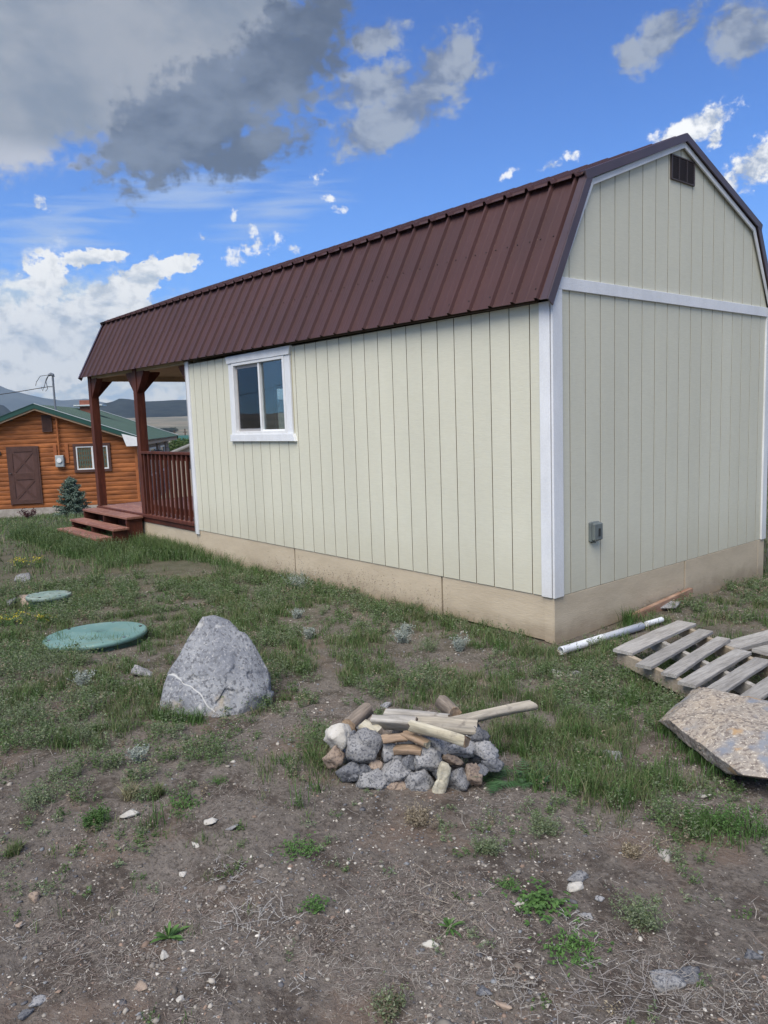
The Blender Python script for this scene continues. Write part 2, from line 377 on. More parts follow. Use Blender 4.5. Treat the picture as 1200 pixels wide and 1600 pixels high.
MT['stain'] = mat('red_brown_stained_wood', (.125, .036, .021), .6, (.065, .019, .013), 3.5, (3, 3, .5), (.3, .7), bump=.5, bscale=30, bstretch=(3, 3, .4), grain=(12, (5, 5, .6), .25), rand=.10, spec=.3,
                  speck=[(26, .72, .77, (.35, .24, .19))])
MT['deck'] = mat('worn_stained_deck', (.32, .15, .105), .6, (.20, .08, .055), 3, (.6, 3, 1), (.3, .7), bump=.5, bscale=25, bstretch=(.5, 4, 4), grain=(12, (.7, 6, 6), .22), rand=.10,
                 speck=[(14, .60, .72, (.42, .27, .22))])
MT['soffit'] = mat('tan_soffit', (.44, .36, .25), .8, (.36, .29, .20), 4, bump=.2)
MT['inner'] = mat('inner_wall_board', (.20, .15, .10), .85, (.13, .10, .07), 3)
MT['floor'] = mat('inner_floor', (.22, .17, .12), .7)
MT['ventb'] = mat('brown_vent_plastic', (.070, .052, .050), .5)
MT['boxg'] = mat('grey_outdoor_box', (.15, .175, .175), .45, (.12, .14, .145), 8)
MT['dark'] = mat('dark_plastic', (.03, .033, .035), .4)
MT['log'] = mat('orange_stained_log', (.42, .145, .046), .65, (.23, .078, .026), 2.2, (.6, .6, 3), (.32, .66), bump=.5, bscale=10, bstretch=(.5, .5, 6), grain=(4, (.7, .7, 7), .2), rand=.13, spec=.3)
MT['logd'] = mat('log_trim_board', (.42, .14, .04), .6, (.33, .10, .03), 3, grain=(6, (3, 3, .6), .15))
MT['brown'] = mat('brown_painted_trim', (.085, .037, .028), .6, (.065, .028, .022), 4, bump=.2)
MT['door'] = mat('brown_painted_door', (.105, .050, .042), .6, (.085, .040, .034), 4, (3, 3, .5))
MT['groof'] = mat('green_metal_roof', (.032, .080, .062), .5, (.026, .066, .052), 2, rand=.05, spec=.5)
MT['gtrim'] = mat('green_metal_trim', (.018, .070, .055), .4)
MT['galv'] = mat('galvanised_edge', (.55, .60, .60), .4, metal=.3)
MT['tanfascia'] = mat('tan_fascia', (.42, .29, .19), .7)
MT['conc'] = mat('concrete_base', (.42, .38, .34), .9, (.30, .27, .24), 6, bump=.5, bscale=20)
MT['stonew'] = mat('pale_stone_veneer', (.40, .33, .29), .9, (.24, .19, .165), 5, (1, 1, 1.6), bump=.8, bscale=6, bdist=.03)
MT['brick'] = mat('red_brick', (.30, .11, .075), .85, (.22, .08, .055), 14, bump=.4)
MT['meter'] = mat('meter_grey', (.36, .40, .42), .45)
MT['pipe'] = mat('white_pvc', (.74, .77, .82), .35, (.66, .69, .74), 6)
MT['lid'] = mat('green_plastic_lid', (.115, .225, .205), .5, (.165, .285, .265), 2.6, (1, 1, 1), (.35, .7), bump=.3, bscale=18, speck=[(24, .62, .72, (.26, .33, .28)), (5, .58, .75, (.16, .24, .19))], spec=.4)
MT['lid2'] = mat('faded_green_lid', (.17, .25, .22), .7, (.26, .32, .29), 7, (1, 1, 1), (.35, .65), bump=.3, bscale=18, speck=[(14, .55, .66, (.12, .15, .10))], spec=.3)
MT['lidside'] = mat('green_plastic_rim', (.05, .115, .095), .55, (.035, .075, .06), 7)
MT['pallet'] = mat('weathered_pallet_wood', (.37, .355, .335), .8, (.26, .245, .228), 3.5, (5, .7, 4), (.3, .7), bump=.9, bscale=30, bstretch=(7, .5, 5), bdist=.003, grain=(12, (9, .7, 8), .30), rand=.17,
                   speck=[(30, .70, .75, (.14, .12, .10))])
MT['palletb'] = mat('pallet_raw_wood', (.37, .31, .235), .8, (.26, .21, .155), 3, (4, 4, 1), bump=.7, bscale=30, bstretch=(.6, 6, 6), grain=(12, (.7, 8, 8), .2), rand=.08)
MT['plankr'] = mat('reddish_rough_board', (.42, .28, .20), .8, (.27, .15, .10), 5, (3, .8, 3), bump=.8, bscale=30, bstretch=(6, .6, 6), grain=(10, (7, .7, 7), .2))
def rockmat(name, a, b, specks, bump=.9, veins=None, bd=.008, crack=False, rand=0.0):
    m = mat(name, a, .88, b, 5, contrast=(.32, .66), speck=specks, bump=bump, bscale=38, bdist=bd, spec=.3, rand=rand)
    nt = m.node_tree; B = NB(nt); p = [n for n in nt.nodes if n.type == 'BSDF_PRINCIPLED'][0]
    co = [n for n in nt.nodes if n.type == 'TEX_COORD'][0].outputs['Object']
    if veins or crack:
        src = p.inputs['Base Color'].links[0].from_socket
        for (vc, sc, w, rot, amt) in (veins or []):
            q = B.m('ABSOLUTE', B.m('SUBTRACT', B.noise(B.mapping(co, rot=rot, scale=(1, 1, .45)), sc, 4, .5, .4), .5))
            src = B.mix(B.m('MULTIPLY', B.ss(q, 0, w, 1, 0), amt), src, C4(*vc))
        B.put(p.inputs['Base Color'], src)
    return m
MT['boulder'] = rockmat('grey_granite', (.30, .31, .33), (.18, .19, .215), [(45, .50, .62, (.13, .135, .15)), (70, .54, .70, (.38, .38, .385)), (3.5, .56, .70, (.36, .31, .24)), (2.6, .52, .66, (.16, .17, .195)), (9, .60, .72, (.42, .42, .42))],
                        veins=[((.60, .60, .58), .8, .005, (.3, .5, .4), .75)])
MT['slab'] = rockmat('tan_granite', (.40, .335, .265), (.29, .265, .24), [(42, .50, .60, (.19, .16, .14)), (65, .54, .66, (.54, .49, .41)), (4, .56, .68, (.22, .24, .28)), (6, .62, .70, (.38, .26, .15))],
                     veins=[((.06, .055, .05), .55, .0035, (.9, .2, .1), .85), ((.10, .09, .085), .8, .0022, (.1, 1.2, .6), .7)])
MT['pgrey'] = rockmat('grey_pile_stone', (.32, .32, .325), (.20, .20, .21), [(90, .5, .6, (.11, .115, .13)), (120, .56, .70, (.36, .36, .36)), (9, .62, .7, (.30, .27, .22))], rand=.16)
MT['pdark'] = rockmat('dark_pile_stone', (.17, .175, .19), (.115, .12, .135), [(90, .5, .6, (.07, .075, .09)), (120, .58, .72, (.24, .245, .25))], rand=.12)
MT['pwhite'] = rockmat('white_pile_stone', (.55, .53, .49), (.40, .38, .34), [(60, .56, .66, (.36, .34, .30)), (14, .64, .7, (.22, .2, .19))], rand=.06)
MT['ptan'] = rockmat('tan_pile_stone', (.36, .29, .23), (.26, .19, .15), [(80, .52, .62, (.18, .14, .12))], rand=.12)
def woodmat(name, a, b, k=.22):
    return mat(name, a, .78, b, 5, (.5, 2, 2), (.3, .7), bump=.9, bscale=26, bdist=.004, bstretch=(.5, 5, 5), grain=(10, (.6, 6, 6), k), rand=.08, speck=[(15, .60, .78, (.17, .15, .13))])
MT['wgrey'] = woodmat('weathered_grey_log', (.42, .40, .37), (.28, .26, .235), .35)
MT['wpale'] = woodmat('pale_peeled_wood', (.44, .395, .32), (.29, .265, .225), .3)
MT['wtan'] = woodmat('tan_split_wood', (.40, .29, .20), (.27, .19, .13), .3)
MT['wcream'] = woodmat('cream_split_wood', (.56, .53, .43), (.38, .34, .25), .25)
MT['bark'] = woodmat('fibrous_bark', (.27, .225, .185), (.15, .12, .095), .35)
MT['needle'] = mat('spruce_needles', (.07, .12, .09), .7, tint=True, transl=.15)
MT['leaf'] = mat('leaf', (.1, .15, .06), .6, tint=True, transl=.25, spec=.3)
MT['twig'] = mat('dry_twig', (.3, .28, .25), .85, tint=True)
MT['pebble'] = mat('pebbles', (.3, .28, .25), .85, tint=True, bump=.4, bscale=150)
MT['trunk'] = mat('trunk_bark', (.09, .065, .05), .9, bump=.5, bscale=12)
MT['wire'] = mat('black_wire', (.05, .05, .055), .5)
MT['steel'] = mat('grey_conduit', (.20, .22, .25), .45, metal=.5)

def glass_mat(name, tint=(1, 1, 1), refl=.5):
    m = bpy.data.materials.new(name); m.use_nodes = True; nt = m.node_tree; nt.nodes.clear(); B = NB(nt)
    out = B.new('ShaderNodeOutputMaterial'); tr = B.new('ShaderNodeBsdfTransparent'); tr.inputs[0].default_value = C4(*tint)
    gl = B.new('ShaderNodeBsdfGlossy'); gl.inputs['Roughness'].default_value = .004; gl.inputs[0].default_value = (.95, .95, .97, 1)
    bp = B.new('ShaderNodeBump'); bp.inputs['Strength'].default_value = .25; bp.inputs['Distance'].default_value = .002
    B.put(bp.inputs['Height'], B.noise(B.new('ShaderNodeTexCoord').outputs['Object'], 2.2, 2, .5)); B.put(gl.inputs['Normal'], bp.outputs[0])
    ge = B.new('ShaderNodeNewGeometry'); cs = B.m('ABSOLUTE', B.v('DOT_PRODUCT', ge.outputs['Normal'], ge.outputs['Incoming'])); fr = B.m('MULTIPLY_ADD', B.m('POWER', B.m('SUBTRACT', 1.0, cs, clamp=True), 5.0), .95, .045)
    mx = B.new('ShaderNodeMixShader'); B.put(mx.inputs[0], B.m('MULTIPLY_ADD', fr, 1.0, refl*.08, clamp=True))
    nt.links.new(tr.outputs[0], mx.inputs[1]); nt.links.new(gl.outputs[0], mx.inputs[2]); nt.links.new(mx.outputs[0], out.inputs[0]); return m
MT['glass'] = glass_mat('window_glass', (.82, .88, .88), .8)
MT['curtain'] = mat('grey_green_curtain', (.20, .23, .20), .9, (.14, .165, .145), 6, (14, 14, .2))

def soil_mat():
    m = bpy.data.materials.new('dry_gravelly_soil'); m.use_nodes = True; nt = m.node_tree; nt.nodes.clear(); B = NB(nt)
    out = B.new('ShaderNodeOutputMaterial'); p = B.new('ShaderNodeBsdfPrincipled'); co = B.new('ShaderNodeTexCoord').outputs['Object']
    big = B.noise(co, .9, 5, .6); mid = B.noise(co, 4.5, 6, .65, .4); fine = B.noise(co, 28, 6, .7); gr = B.noise(co, 130, 4, .7)
    c = B.mix(B.ss(big, .35, .65), C4(.185, .162, .142), C4(.140, .122, .108))
    c = B.mix(B.m('MULTIPLY', B.ss(mid, .48, .62), .80), c, C4(.066, .051, .043))
    c = B.mix(B.m('MULTIPLY', B.ss(B.noise(co, 55, 5, .7), .50, .60), .65), c, C4(.055, .045, .038))
    c = B.mix(B.m('MULTIPLY', B.ss(B.noise(B.mapping(co, loc=(3, 5, 0)), 2.2, 5, .6), .52, .66), .7), c, C4(.175, .128, .10))
    c = B.mix(B.m('MULTIPLY', B.ss(fine, .50, .66), .6), c, C4(.24, .21, .185))
    vo = B.new('ShaderNodeTexVoronoi'); B.put(vo.inputs['Vector'], co); vo.inputs['Scale'].default_value = 150
    sp = B.m('MULTIPLY', B.ss(vo.outputs['Distance'], .12, .30, 1, 0), B.ss(gr, .42, .52))
    vc = B.new('ShaderNodeSeparateColor'); B.put(vc.inputs[0], vo.outputs['Color'])
    pc = B.mix(vc.outputs[0], C4(.12, .12, .12), C4(.42, .39, .35))
    c = B.mix(B.m('MULTIPLY', sp, .75), c, pc)
    # thin plant cover and valley grass farther off
    geo = B.new('ShaderNodeNewGeometry').outputs['Position']
    dist = B.v('LENGTH', B.v('SUBTRACT', geo, (3.6, -4.7, 1.4)))
    gcol = B.mix(B.ss(B.noise(co, 1.4, 6, .65), .4, .6), C4(.085, .088, .052), C4(.115, .100, .066))
    gcol = B.mix(B.m('MULTIPLY', B.ss(fine, .45, .6), .6), gcol, C4(.06, .085, .035))
    cover = B.m('MULTIPLY', B.ss(B.m('MULTIPLY_ADD', B.m('SUBTRACT', mid, .5), 8.0, dist), 3.5, 11), .68)
    c = B.mix(cover, c, gcol)
    val = B.mix(B.ss(B.noise(B.mapping(co, scale=(.004, .010, 0)), 1, 7, .65), .42, .6), C4(.215, .185, .135), C4(.135, .135, .10))
    val = B.mix(B.ss(B.noise(B.mapping(co, scale=(.0015, .004, 0)), 1, 6, .6), .46, .56), val, C4(.25, .22, .165))
    c = B.mix(B.ss(dist, 45, 160), c, val)
    B.put(p.inputs['Base Color'], c); p.inputs['Roughness'].default_value = .95; p.inputs['Specular IOR Level'].default_value = .2
    h = B.m('MULTIPLY_ADD', fine, .7, B.m('MULTIPLY_ADD', gr, .25, B.m('MULTIPLY', sp, .22)))
    b = B.new('ShaderNodeBump'); b.inputs['Strength'].default_value = .9; b.inputs['Distance'].default_value = .026
    B.put(b.inputs['Height'], h); B.put(p.inputs['Normal'], b.outputs[0]); nt.links.new(p.outputs[0], out.inputs[0]); return m
MT['soil'] = soil_mat()
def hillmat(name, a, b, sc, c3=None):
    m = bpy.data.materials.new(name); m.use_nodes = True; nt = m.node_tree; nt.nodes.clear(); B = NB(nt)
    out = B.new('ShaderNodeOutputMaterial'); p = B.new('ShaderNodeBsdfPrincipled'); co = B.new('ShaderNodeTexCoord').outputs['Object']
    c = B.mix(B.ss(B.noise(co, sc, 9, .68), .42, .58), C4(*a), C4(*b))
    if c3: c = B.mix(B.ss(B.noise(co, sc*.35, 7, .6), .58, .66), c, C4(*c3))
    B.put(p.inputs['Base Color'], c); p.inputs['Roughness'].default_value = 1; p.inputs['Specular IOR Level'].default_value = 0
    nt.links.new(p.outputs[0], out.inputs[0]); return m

# ---------------------------------------------------------------- ground sheet: rings round the place, fine near the yard
def build_ground():
    rs = [0.25]
    while rs[-1] < 16: rs.append(rs[-1]*1.0062+.0015)
    while rs[-1] < 60: rs.append(rs[-1]*1.02)
    while rs[-1] < 12000: rs.append(rs[-1]*1.05)
    rs = np.array(rs)
    fine = np.arange(YAW-.62, YAW+.62, .0042); rest = np.arange(YAW+.62, YAW-.62+2*math.pi, .06); th = np.concatenate([fine, rest]); n = len(th)
    Rg, Tg = np.meshgrid(rs, th, indexing='ij'); X = CP[0]+Rg*np.cos(Tg); Y = CP[1]+Rg*np.sin(Tg); Z = zg(X, Y)
    V = np.stack([X.ravel(), Y.ravel(), Z.ravel()], 1); V = np.vstack([V, [CP[0], CP[1], float(zg(CP[0], CP[1]))]])
    i = np.arange(len(rs)-1)[:, None]; j = np.arange(n)[None]; j2 = (j+1) % n
    a = i*n+j; b = (i+1)*n+j; c = (i+1)*n+j2; d = i*n+j2
    F = np.concatenate([np.stack([a, b, c], -1).reshape(-1, 3), np.stack([a, c, d], -1).reshape(-1, 3)])
    F = np.vstack([F, [[len(V)-1, k, (k+1) % n] for k in range(n)]])
    o = tri_mesh('ground', V, F, MT['soil'], smooth=True); tagset(o, kind='structure')
build_ground()
def relief(name, r0, r1, prof, m, rough, lo=-60, seed=0, steps=34):
    "hills as real terrain: a band of land between two distances whose skyline follows prof(azimuth)"
    pxs = np.linspace(-500, 1700, 520); V = []; nr = steps
    for k in range(nr):
        s = k/(nr-1)
        for px in pxs:
            d = FW+RT*(px-600)/FPX; az = math.atan2(d[1], d[0]); r = r0+(r1-r0)*s
            x = CP[0]+r*math.cos(az); y = CP[1]+r*math.sin(az)
            el = prof(px); shape = math.sin(min(s/.62, 1)*math.pi/2)**1.25 if s < .62 else math.cos((s-.62)/.38*math.pi/2)
            z = lo+(el*r1*.86+1.4-lo)*shape
            z += (float(fbm(x*rough, y*rough, 5, seed))-.5)*rough**-1*.10*min(s*4, 1)*(1-abs(s-.62)*.4)*.6
            V.append((x, y, z))
    n = len(pxs); i = np.arange(nr-1)[:, None]; j = np.arange(n-1)[None]; a = i*n+j
    F = np.concatenate([np.stack([a, a+n, a+n+1], -1).reshape(-1, 3), np.stack([a, a+n+1, a+1], -1).reshape(-1, 3)])
    tagset(tri_mesh(name, np.array(V), F, m, smooth=True), kind='structure')
def horizon(px): return 677.2-.0352*px
def prof_from(pts):
    xs = [p[0] for p in pts]; ys = [(horizon(p[0])-p[1])/FPX for p in pts]
    return lambda px: float(np.interp(px, xs, ys))
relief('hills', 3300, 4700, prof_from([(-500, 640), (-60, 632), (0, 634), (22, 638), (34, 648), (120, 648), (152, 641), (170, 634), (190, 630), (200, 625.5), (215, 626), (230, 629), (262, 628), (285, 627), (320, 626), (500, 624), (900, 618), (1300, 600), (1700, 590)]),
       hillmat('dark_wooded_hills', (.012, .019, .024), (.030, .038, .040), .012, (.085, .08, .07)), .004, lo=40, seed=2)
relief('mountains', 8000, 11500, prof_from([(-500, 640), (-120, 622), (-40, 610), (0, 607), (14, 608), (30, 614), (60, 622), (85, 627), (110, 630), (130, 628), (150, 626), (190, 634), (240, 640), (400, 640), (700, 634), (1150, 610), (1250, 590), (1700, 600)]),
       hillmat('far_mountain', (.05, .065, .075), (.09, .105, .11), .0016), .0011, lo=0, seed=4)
# ---------------------------------------------------------------- cabin
W_, LH, LT = 3.66, 6.10, 9.95
RS = .0068
rz = lambda x: -x*RS                       # the roof line rises a little towards the porch
def eave_z(x): return 2.268+rz(x)
cabin = thing('cabin', 'cream barn-style cabin with brown metal gambrel roof, white trim and a covered porch', 'cabin', (-3, 1.8, -.35))
KN_Y, KN_Z, PK_Z = .40, 3.20, 3.765
TH = .011
# sheathing (boards stand on it, it shows dark in the grooves)
w = MB(); wx0, wx1, wz0, wz1 = -4.87, -3.60, 1.28, 2.20
for (a, b, c, d) in ((-LH, wx0, 0, 2.27), (wx1, -.003, 0, 2.27), (wx0, wx1, 0, wz0), (wx0, wx1, wz1, 2.27)):
    w.box(a, b, .007, .09, c, d, 0)
w.build('wall', MT['back'], cabin)
g = MB(); g.slab([(0.09, 0), (W_-.09, 0), (W_-.09, 2.27), (W_-KN_Y, KN_Z-.03), (W_/2, PK_Z-.05), (KN_Y, KN_Z-.03), (0.09, 2.27)], (-.09, 0, 0), (0, 1, 0), (0, 0, 1), (1, 0, 0), .083, 0)
g.build('wall', MT['back'], cabin)
g = MB(); g.box(-LH, -.09, W_-.09, W_, 0, 2.27, 0); g.build('wall', MT['side'], cabin)
# end wall towards the porch, with a window in it
g = MB(); X0 = -LH; hy0, hy1, hz0, hz1 = 1.30, 2.40, 1.05, 1.99
pts = lambda z: z
def gam(y):      # inner roof height across the gable
    y = min(y, W_-y); return 2.27+(KN_Z-.03-2.27)*y/KN_Y if y < KN_Y else KN_Z-.03+(PK_Z-.02-KN_Z)*(y-KN_Y)/(W_/2-KN_Y)
for poly in ([(0.09, 0), (hy0, 0), (hy0, gam(hy0)), (KN_Y, KN_Z-.03), (.09, gam(.09))], [(hy1, 0), (W_-.09, 0), (W_-.09, gam(.09)), (W_-KN_Y, KN_Z-.03), (hy1, gam(hy1))],
             [(hy0, 0), (hy1, 0), (hy1, hz0), (hy0, hz0)], [(hy0, hz1), (hy1, hz1), (hy1, gam(hy1)), (W_/2, PK_Z-.05), (hy0, gam(hy0))]):
    g.slab(poly, (X0, 0, 0), (0, 1, 0), (0, 0, 1), (1, 0, 0), .09, 0)
g.build('wall', MT['side'], cabin)
f = MB().box(-LH, -.09, .09, W_-.09, -.10, 0.0, 0).build('floor', MT['floor'], cabin)
# window in the porch wall
pw = MB()
for a in ((hy0, hy0+.05, hz0, hz1), (hy1-.05, hy1, hz0, hz1), (hy0+.05, hy1-.05, hz0, hz0+.05), (hy0+.05, hy1-.05, hz1-.05, hz1), (hy0+.42, hy0+.445, hz0+.05, hz1-.05)): pw.box(X0-.02, X0+.10, a[0], a[1], a[2], a[3])
pw = pw.build('window', MT['vinyl'], cabin)
MB().box(X0+.03, X0+.036, hy0+.05, hy1-.05, hz0+.05, hz1-.05, 0).build('pane', MT['glass'], pw)
# dark table and bunk frame inside, seen faintly through the glass
ib = MB()
for q in ((-5.2, -5.14, 1.5, 1.56, 0, 1.55), (-4.2, -4.14, 1.5, 1.56, 0, 1.55), (-5.2, -4.14, 1.5, 1.56, 1.1, 1.16), (-5.2, -4.14, 1.5, 1.56, 1.5, 1.56)): ib.box(*q)
tagset(ib.build('bunk_frame', MT['wire']), 'dark metal frame standing inside the cabin behind the side window', 'frame')

S8 = .2032; TP = 2.262
# boards of the long wall: one per 8 inch strip
GAP = .0038
for k in range(30):
    a, b = -(k+1)*S8+GAP, -k*S8-GAP
    if k == 29: a = -LH
    ox0, ox1 = -4.880, -3.560
    if b <= ox0 or a >= ox1: segs = [(a, b, 0.0, TP)]
    else:
        segs = [(a, b, 0.0, wz0-.02), (a, b, wz1+.02, TP)]
        if a < ox0: segs.append((a, ox0, wz0-.0198, wz1+.0198))
        if b > ox1: segs.append((ox1, b, wz0-.0198, wz1+.0198))
    for (aa, bb, z0, z1) in segs:
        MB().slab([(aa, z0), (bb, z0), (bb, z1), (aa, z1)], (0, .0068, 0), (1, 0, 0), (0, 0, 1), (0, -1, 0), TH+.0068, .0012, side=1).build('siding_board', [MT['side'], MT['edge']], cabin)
# partial boards beside the window opening
# gable boards, below and above the white band
BZ0, BZ1 = 2.350, 2.442
for k in range(18):
    a, b = k*S8+GAP, (k+1)*S8-GAP
    if k == 0: a = 0.0
    if k == 17: b = W_
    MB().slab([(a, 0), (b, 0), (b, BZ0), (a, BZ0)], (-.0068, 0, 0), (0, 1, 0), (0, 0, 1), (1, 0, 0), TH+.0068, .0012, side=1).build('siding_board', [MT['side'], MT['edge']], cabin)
    ztop = lambda y: (BZ1+(KN_Z-.01-2.40)*(min(y, W_-y)-.06)/(KN_Y-.06+.02)) if min(y, W_-y) < KN_Y+.02 else KN_Z-.005+(PK_Z-.02-KN_Z)*(min(y, W_-y)-KN_Y)/(W_/2-KN_Y)
    ys = [y for y in (KN_Y+.02, W_/2, W_-KN_Y-.02) if a < y < b]
    aa, bb = max(a, .06), min(b, W_-.06)
    top = [(y, ztop(y)) for y in [aa]+ys+[bb]]
    poly = [(aa, BZ1-.005), (bb, BZ1-.005)]+[p for p in top[::-1] if p[1] > BZ1]
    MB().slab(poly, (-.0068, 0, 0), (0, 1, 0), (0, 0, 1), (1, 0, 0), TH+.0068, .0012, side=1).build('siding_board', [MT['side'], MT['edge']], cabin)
# skirt boards
def skirt_bottom_long(x): return -.362+.012*(-x/6)
segs = [(-.09, -1.240), (-1.260, -3.650), (-3.672, -6.1), (-6.112, -8.4), (-8.412, -9.9)]
for i, (b, a) in enumerate(segs):
    MB().slab([(a, -.44), (b, -.44 if i else -.365), (b, -.004), (a, -.004)] if i > 0 else [(a, -.357), (b, -.363), (b, -.004), (a, -.004)], (0, .03, 0), (1, 0, 0), (0, 0, 1), (0, -1, 0), .033, .002).build('skirt_board', MT['skirt'], cabin)
MB().slab([(-.088, -.368), (-.0005, -.375), (-.0005, -.004), (-.088, -.004)], (0, .03, 0), (1, 0, 0), (0, 0, 1), (0, -1, 0), .040, .002).build('skirt_board', MT['skirt'], cabin)
for (a, b, za, zb) in ((-.013, 1.969, -.388, -.345), (1.989, 3.52, -.40, -.52), (3.528, 3.67, -.52, -.52)):
    MB().slab([(a, za), (b, zb), (b, -.004), (a, -.004)], (.0002, 0, 0), (0, 1, 0), (0, 0, 1), (1, 0, 0), .0118, .002).build('skirt_board', MT['skirt'], cabin)
MB().box(-9.9, -.1, .06, .12, -.6, -.02, 0).box(-.14, -.08, .1, 3.6, -.42, -.02, 0).box(-9.9, -.1, 3.58, 3.64, -.7, -.02, 0).build('floor_joist', MT['inner'], cabin)
# white corner boards, band, rakes
TW = .098
tb = lambda: MB()
MB().box(-TW, .0, -TH-.018, -TH-.0005, -.002, 2.262, .002).build('corner_board', MT['trim'], cabin)
MB().box(TH+.0005, TH+.019, -TH-.018, .088, -.002, BZ0-.0005, .002).build('corner_board', MT['trim'], cabin)
MB().box(TH+.0005, TH+.019, W_-.088, W_+.01, -.002, BZ0-.0005, .002).build('corner_board', MT['trim'], cabin)
MB().box(-LH-.012, -LH+.085, -TH-.018, -TH-.0005, -.06, 2.30, .002).build('corner_board', MT['trim'], cabin)
MB().box(-LH-.02, -LH-.0005, -TH-.018, .07, -.06, 2.30, .002).build('corner_board', MT['trim'], cabin)
MB().slab([(-.012, BZ0), (W_+.012, BZ0), (W_-.012, BZ1+.03 if False else BZ1), (.028, BZ1)], (TH+.0005, 0, 0), (0, 1, 0), (0, 0, 1), (1, 0, 0), .019, .002).build('band_board', MT['trim'], cabin)
RX = TH+.001
for sgn in (0, 1):
    Y = (lambda y: y) if not sgn else (lambda y: W_-y)
    MB().slab([(Y(.005), BZ0+.02), (Y(.045), BZ1-.03), (Y(.046), BZ1+.0), (Y(.068), BZ1+.002), (Y(.466), 3.168), (Y(.440), 3.200)][::1] if False else
              [(Y(-.012), BZ0+.004), (Y(.02), BZ0+.004), (Y(.470), 3.163), (Y(.440), 3.196)], (RX+.020, 0, 0), (0, 1, 0), (0, 0, 1), (1, 0, 0), .014, .002).build('rake_board', MT['trim'], cabin)
    MB().slab([(Y(.4405), 3.197), (Y(.4715), 3.160), (W_/2, 3.690), (W_/2, 3.742)], (RX+.020, 0, 0), (0, 1, 0), (0, 0, 1), (1, 0, 0), .014, .002).build('rake_board', MT['trim'], cabin)
# gable vent
vt = MB(); vy0, vy1, vz0, vz1 = 1.645, 2.045, 3.405, 3.615; VX = TH
for a in ((vy0, vy0+.016, vz0, vz1), (vy1-.016, vy1, vz0, vz1), (vy0+.016, vy1-.016, vz0, vz0+.014), (vy0+.016, vy1-.016, vz1-.014, vz1), ): vt.box(VX, VX+.017, *a, .003)
for q in (1, 2): vt.box(VX+.001, VX+.0165, vy0+(vy1-vy0)*q/3-.004, vy0+(vy1-vy0)*q/3+.004, vz0+.014, vz1-.014, .002)
vt.box(VX+.0002, VX+.003, vy0+.016, vy1-.016, vz0+.014, vz1-.014, 0)
vt = vt.build('gable_vent', MT['ventb'], cabin)
for k in range(12):
    z = vz0+.022+k*(vz1-vz0-.036)/12
    MB().slab([(0, 0), (.0125, -.007), (.0125, -.003), (0, .004)], (VX+.003, vy0+.017, z+.006), (1, 0, 0), (0, 0, 1), (0, 1, 0), vy1-vy0-.034, 0).build('louvre', MT['ventb'], vt)
# outlet box on the gable wall
ob = MB(); by, bz = .500, .463
ob.box(TH, TH+.028, by-.060, by+.060, bz-.082, bz+.082, .010).box(TH+.028, TH+.058, by-.050, by+.054, bz-.070, bz+.074, .014).box(TH+.0, TH+.03, by-.03, by+.0, bz-.092, bz-.082, .002)
ob = ob.build('outlet_box', MT['boxg'], cabin)
MB().box(TH+.0575, TH+.061, by-.004, by+.022, bz-.036, bz+.030, .001).build('slot', MT['dark'], ob)
# side window with frame, sashes and casing
wn = MB(); yo = -TH-.020
fy0, fy1 = yo-.006, .05
A0, A1, Z0, Z1 = -4.815, -3.640, 1.310, 2.178
for a in ((A0, A0+.035, Z0, Z1), (A1-.04, A1, Z0, Z1)): wn.box(a[0], a[1], fy0, fy1, a[2], a[3], .003)
wn.box(A0+.035, A1-.04, fy0, fy1, Z1-.035, Z1, .003).box(A0+.035, A1-.04, fy0, fy1, Z0, Z0+.035, .003)
wn = wn.build('window', MT['vinyl'], cabin)
mx = -4.225
sf = MB(); sy0, sy1 = .003, .03
for a in ((A0+.035, A0+.075, Z0+.035, Z1-.035), (mx-.035, mx-.004, Z0+.035, Z1-.035)): sf.box(a[0], a[1], sy0, sy1, a[2], a[3], .003)
sf.box(A0+.075, mx-.035, sy0, sy1, Z1-.075, Z1-.035, .003).box(A0+.075, mx-.035, sy0, sy1, Z0+.035, Z0+.072, .003)
sf.build('sliding_sash', mat('grey_sash', (.36, .35, .35), .5), wn)
MB().box(mx-.003, mx+.033, -.022, .02, Z0+.035, Z1-.035, .003).box(mx+.033, A1-.04, -.008, .02, Z0+.035, Z0+.052, .002).box(A1-.055, A1-.04, -.008, .02, Z0+.052, Z1-.035, .002).build('mullion', MT['vinyl'], wn)
MB().box(A0+.074, mx-.034, .014, .019, Z0+.071, Z1-.074, 0).build('pane', MT['glass'], wn)
MB().box(mx+.032, A1-.054, .006, .011, Z0+.051, Z1-.034, 0).build('pane', MT['glass'], wn)
# insect screen of the left half
scr = glass_mat('insect_screen', (.42, .42, .46), .1)
MB().box(A0+.074, mx-.034, -.004, -.003, Z0+.071, Z1-.074, 0).build('insect_screen', scr, wn)
cz = .018
MB().slab([(A0-.135, Z1+.085), (A1+.145, Z1+.095), (A1+.115, Z1+.0), (A0-.11, Z1+.0)], (0, -TH, 0), (1, 0, 0), (0, 0, 1), (0, -1, 0), .035, .003).build('head_casing', MT['trim'], wn)
MB().slab([(A0-.120, Z0-.085), (A1+.165, Z0-.085), (A1+.135, Z0), (A0-.105, Z0)], (0, -TH, 0), (1, 0, 0), (0, 0, 1), (0, -1, 0), .038, .003).build('sill_board', MT['trim'], wn)
MB().box(A0-.095, A0-.001, -TH-.019, -TH, Z0+.001, Z1-.001, .003).build('side_casing', MT['trim'], wn)
MB().box(A1+.001, A1+.11, -TH-.019, -TH, Z0+.001, Z1-.001, .003).build('side_casing', MT['trim'], wn)
MB().box(A1+.116, A1+.127, -TH-.004, -TH+.004, Z0-.0, TP, 0).build('caulk_bead', mat('caulk', (.42, .38, .26), .6), wn)

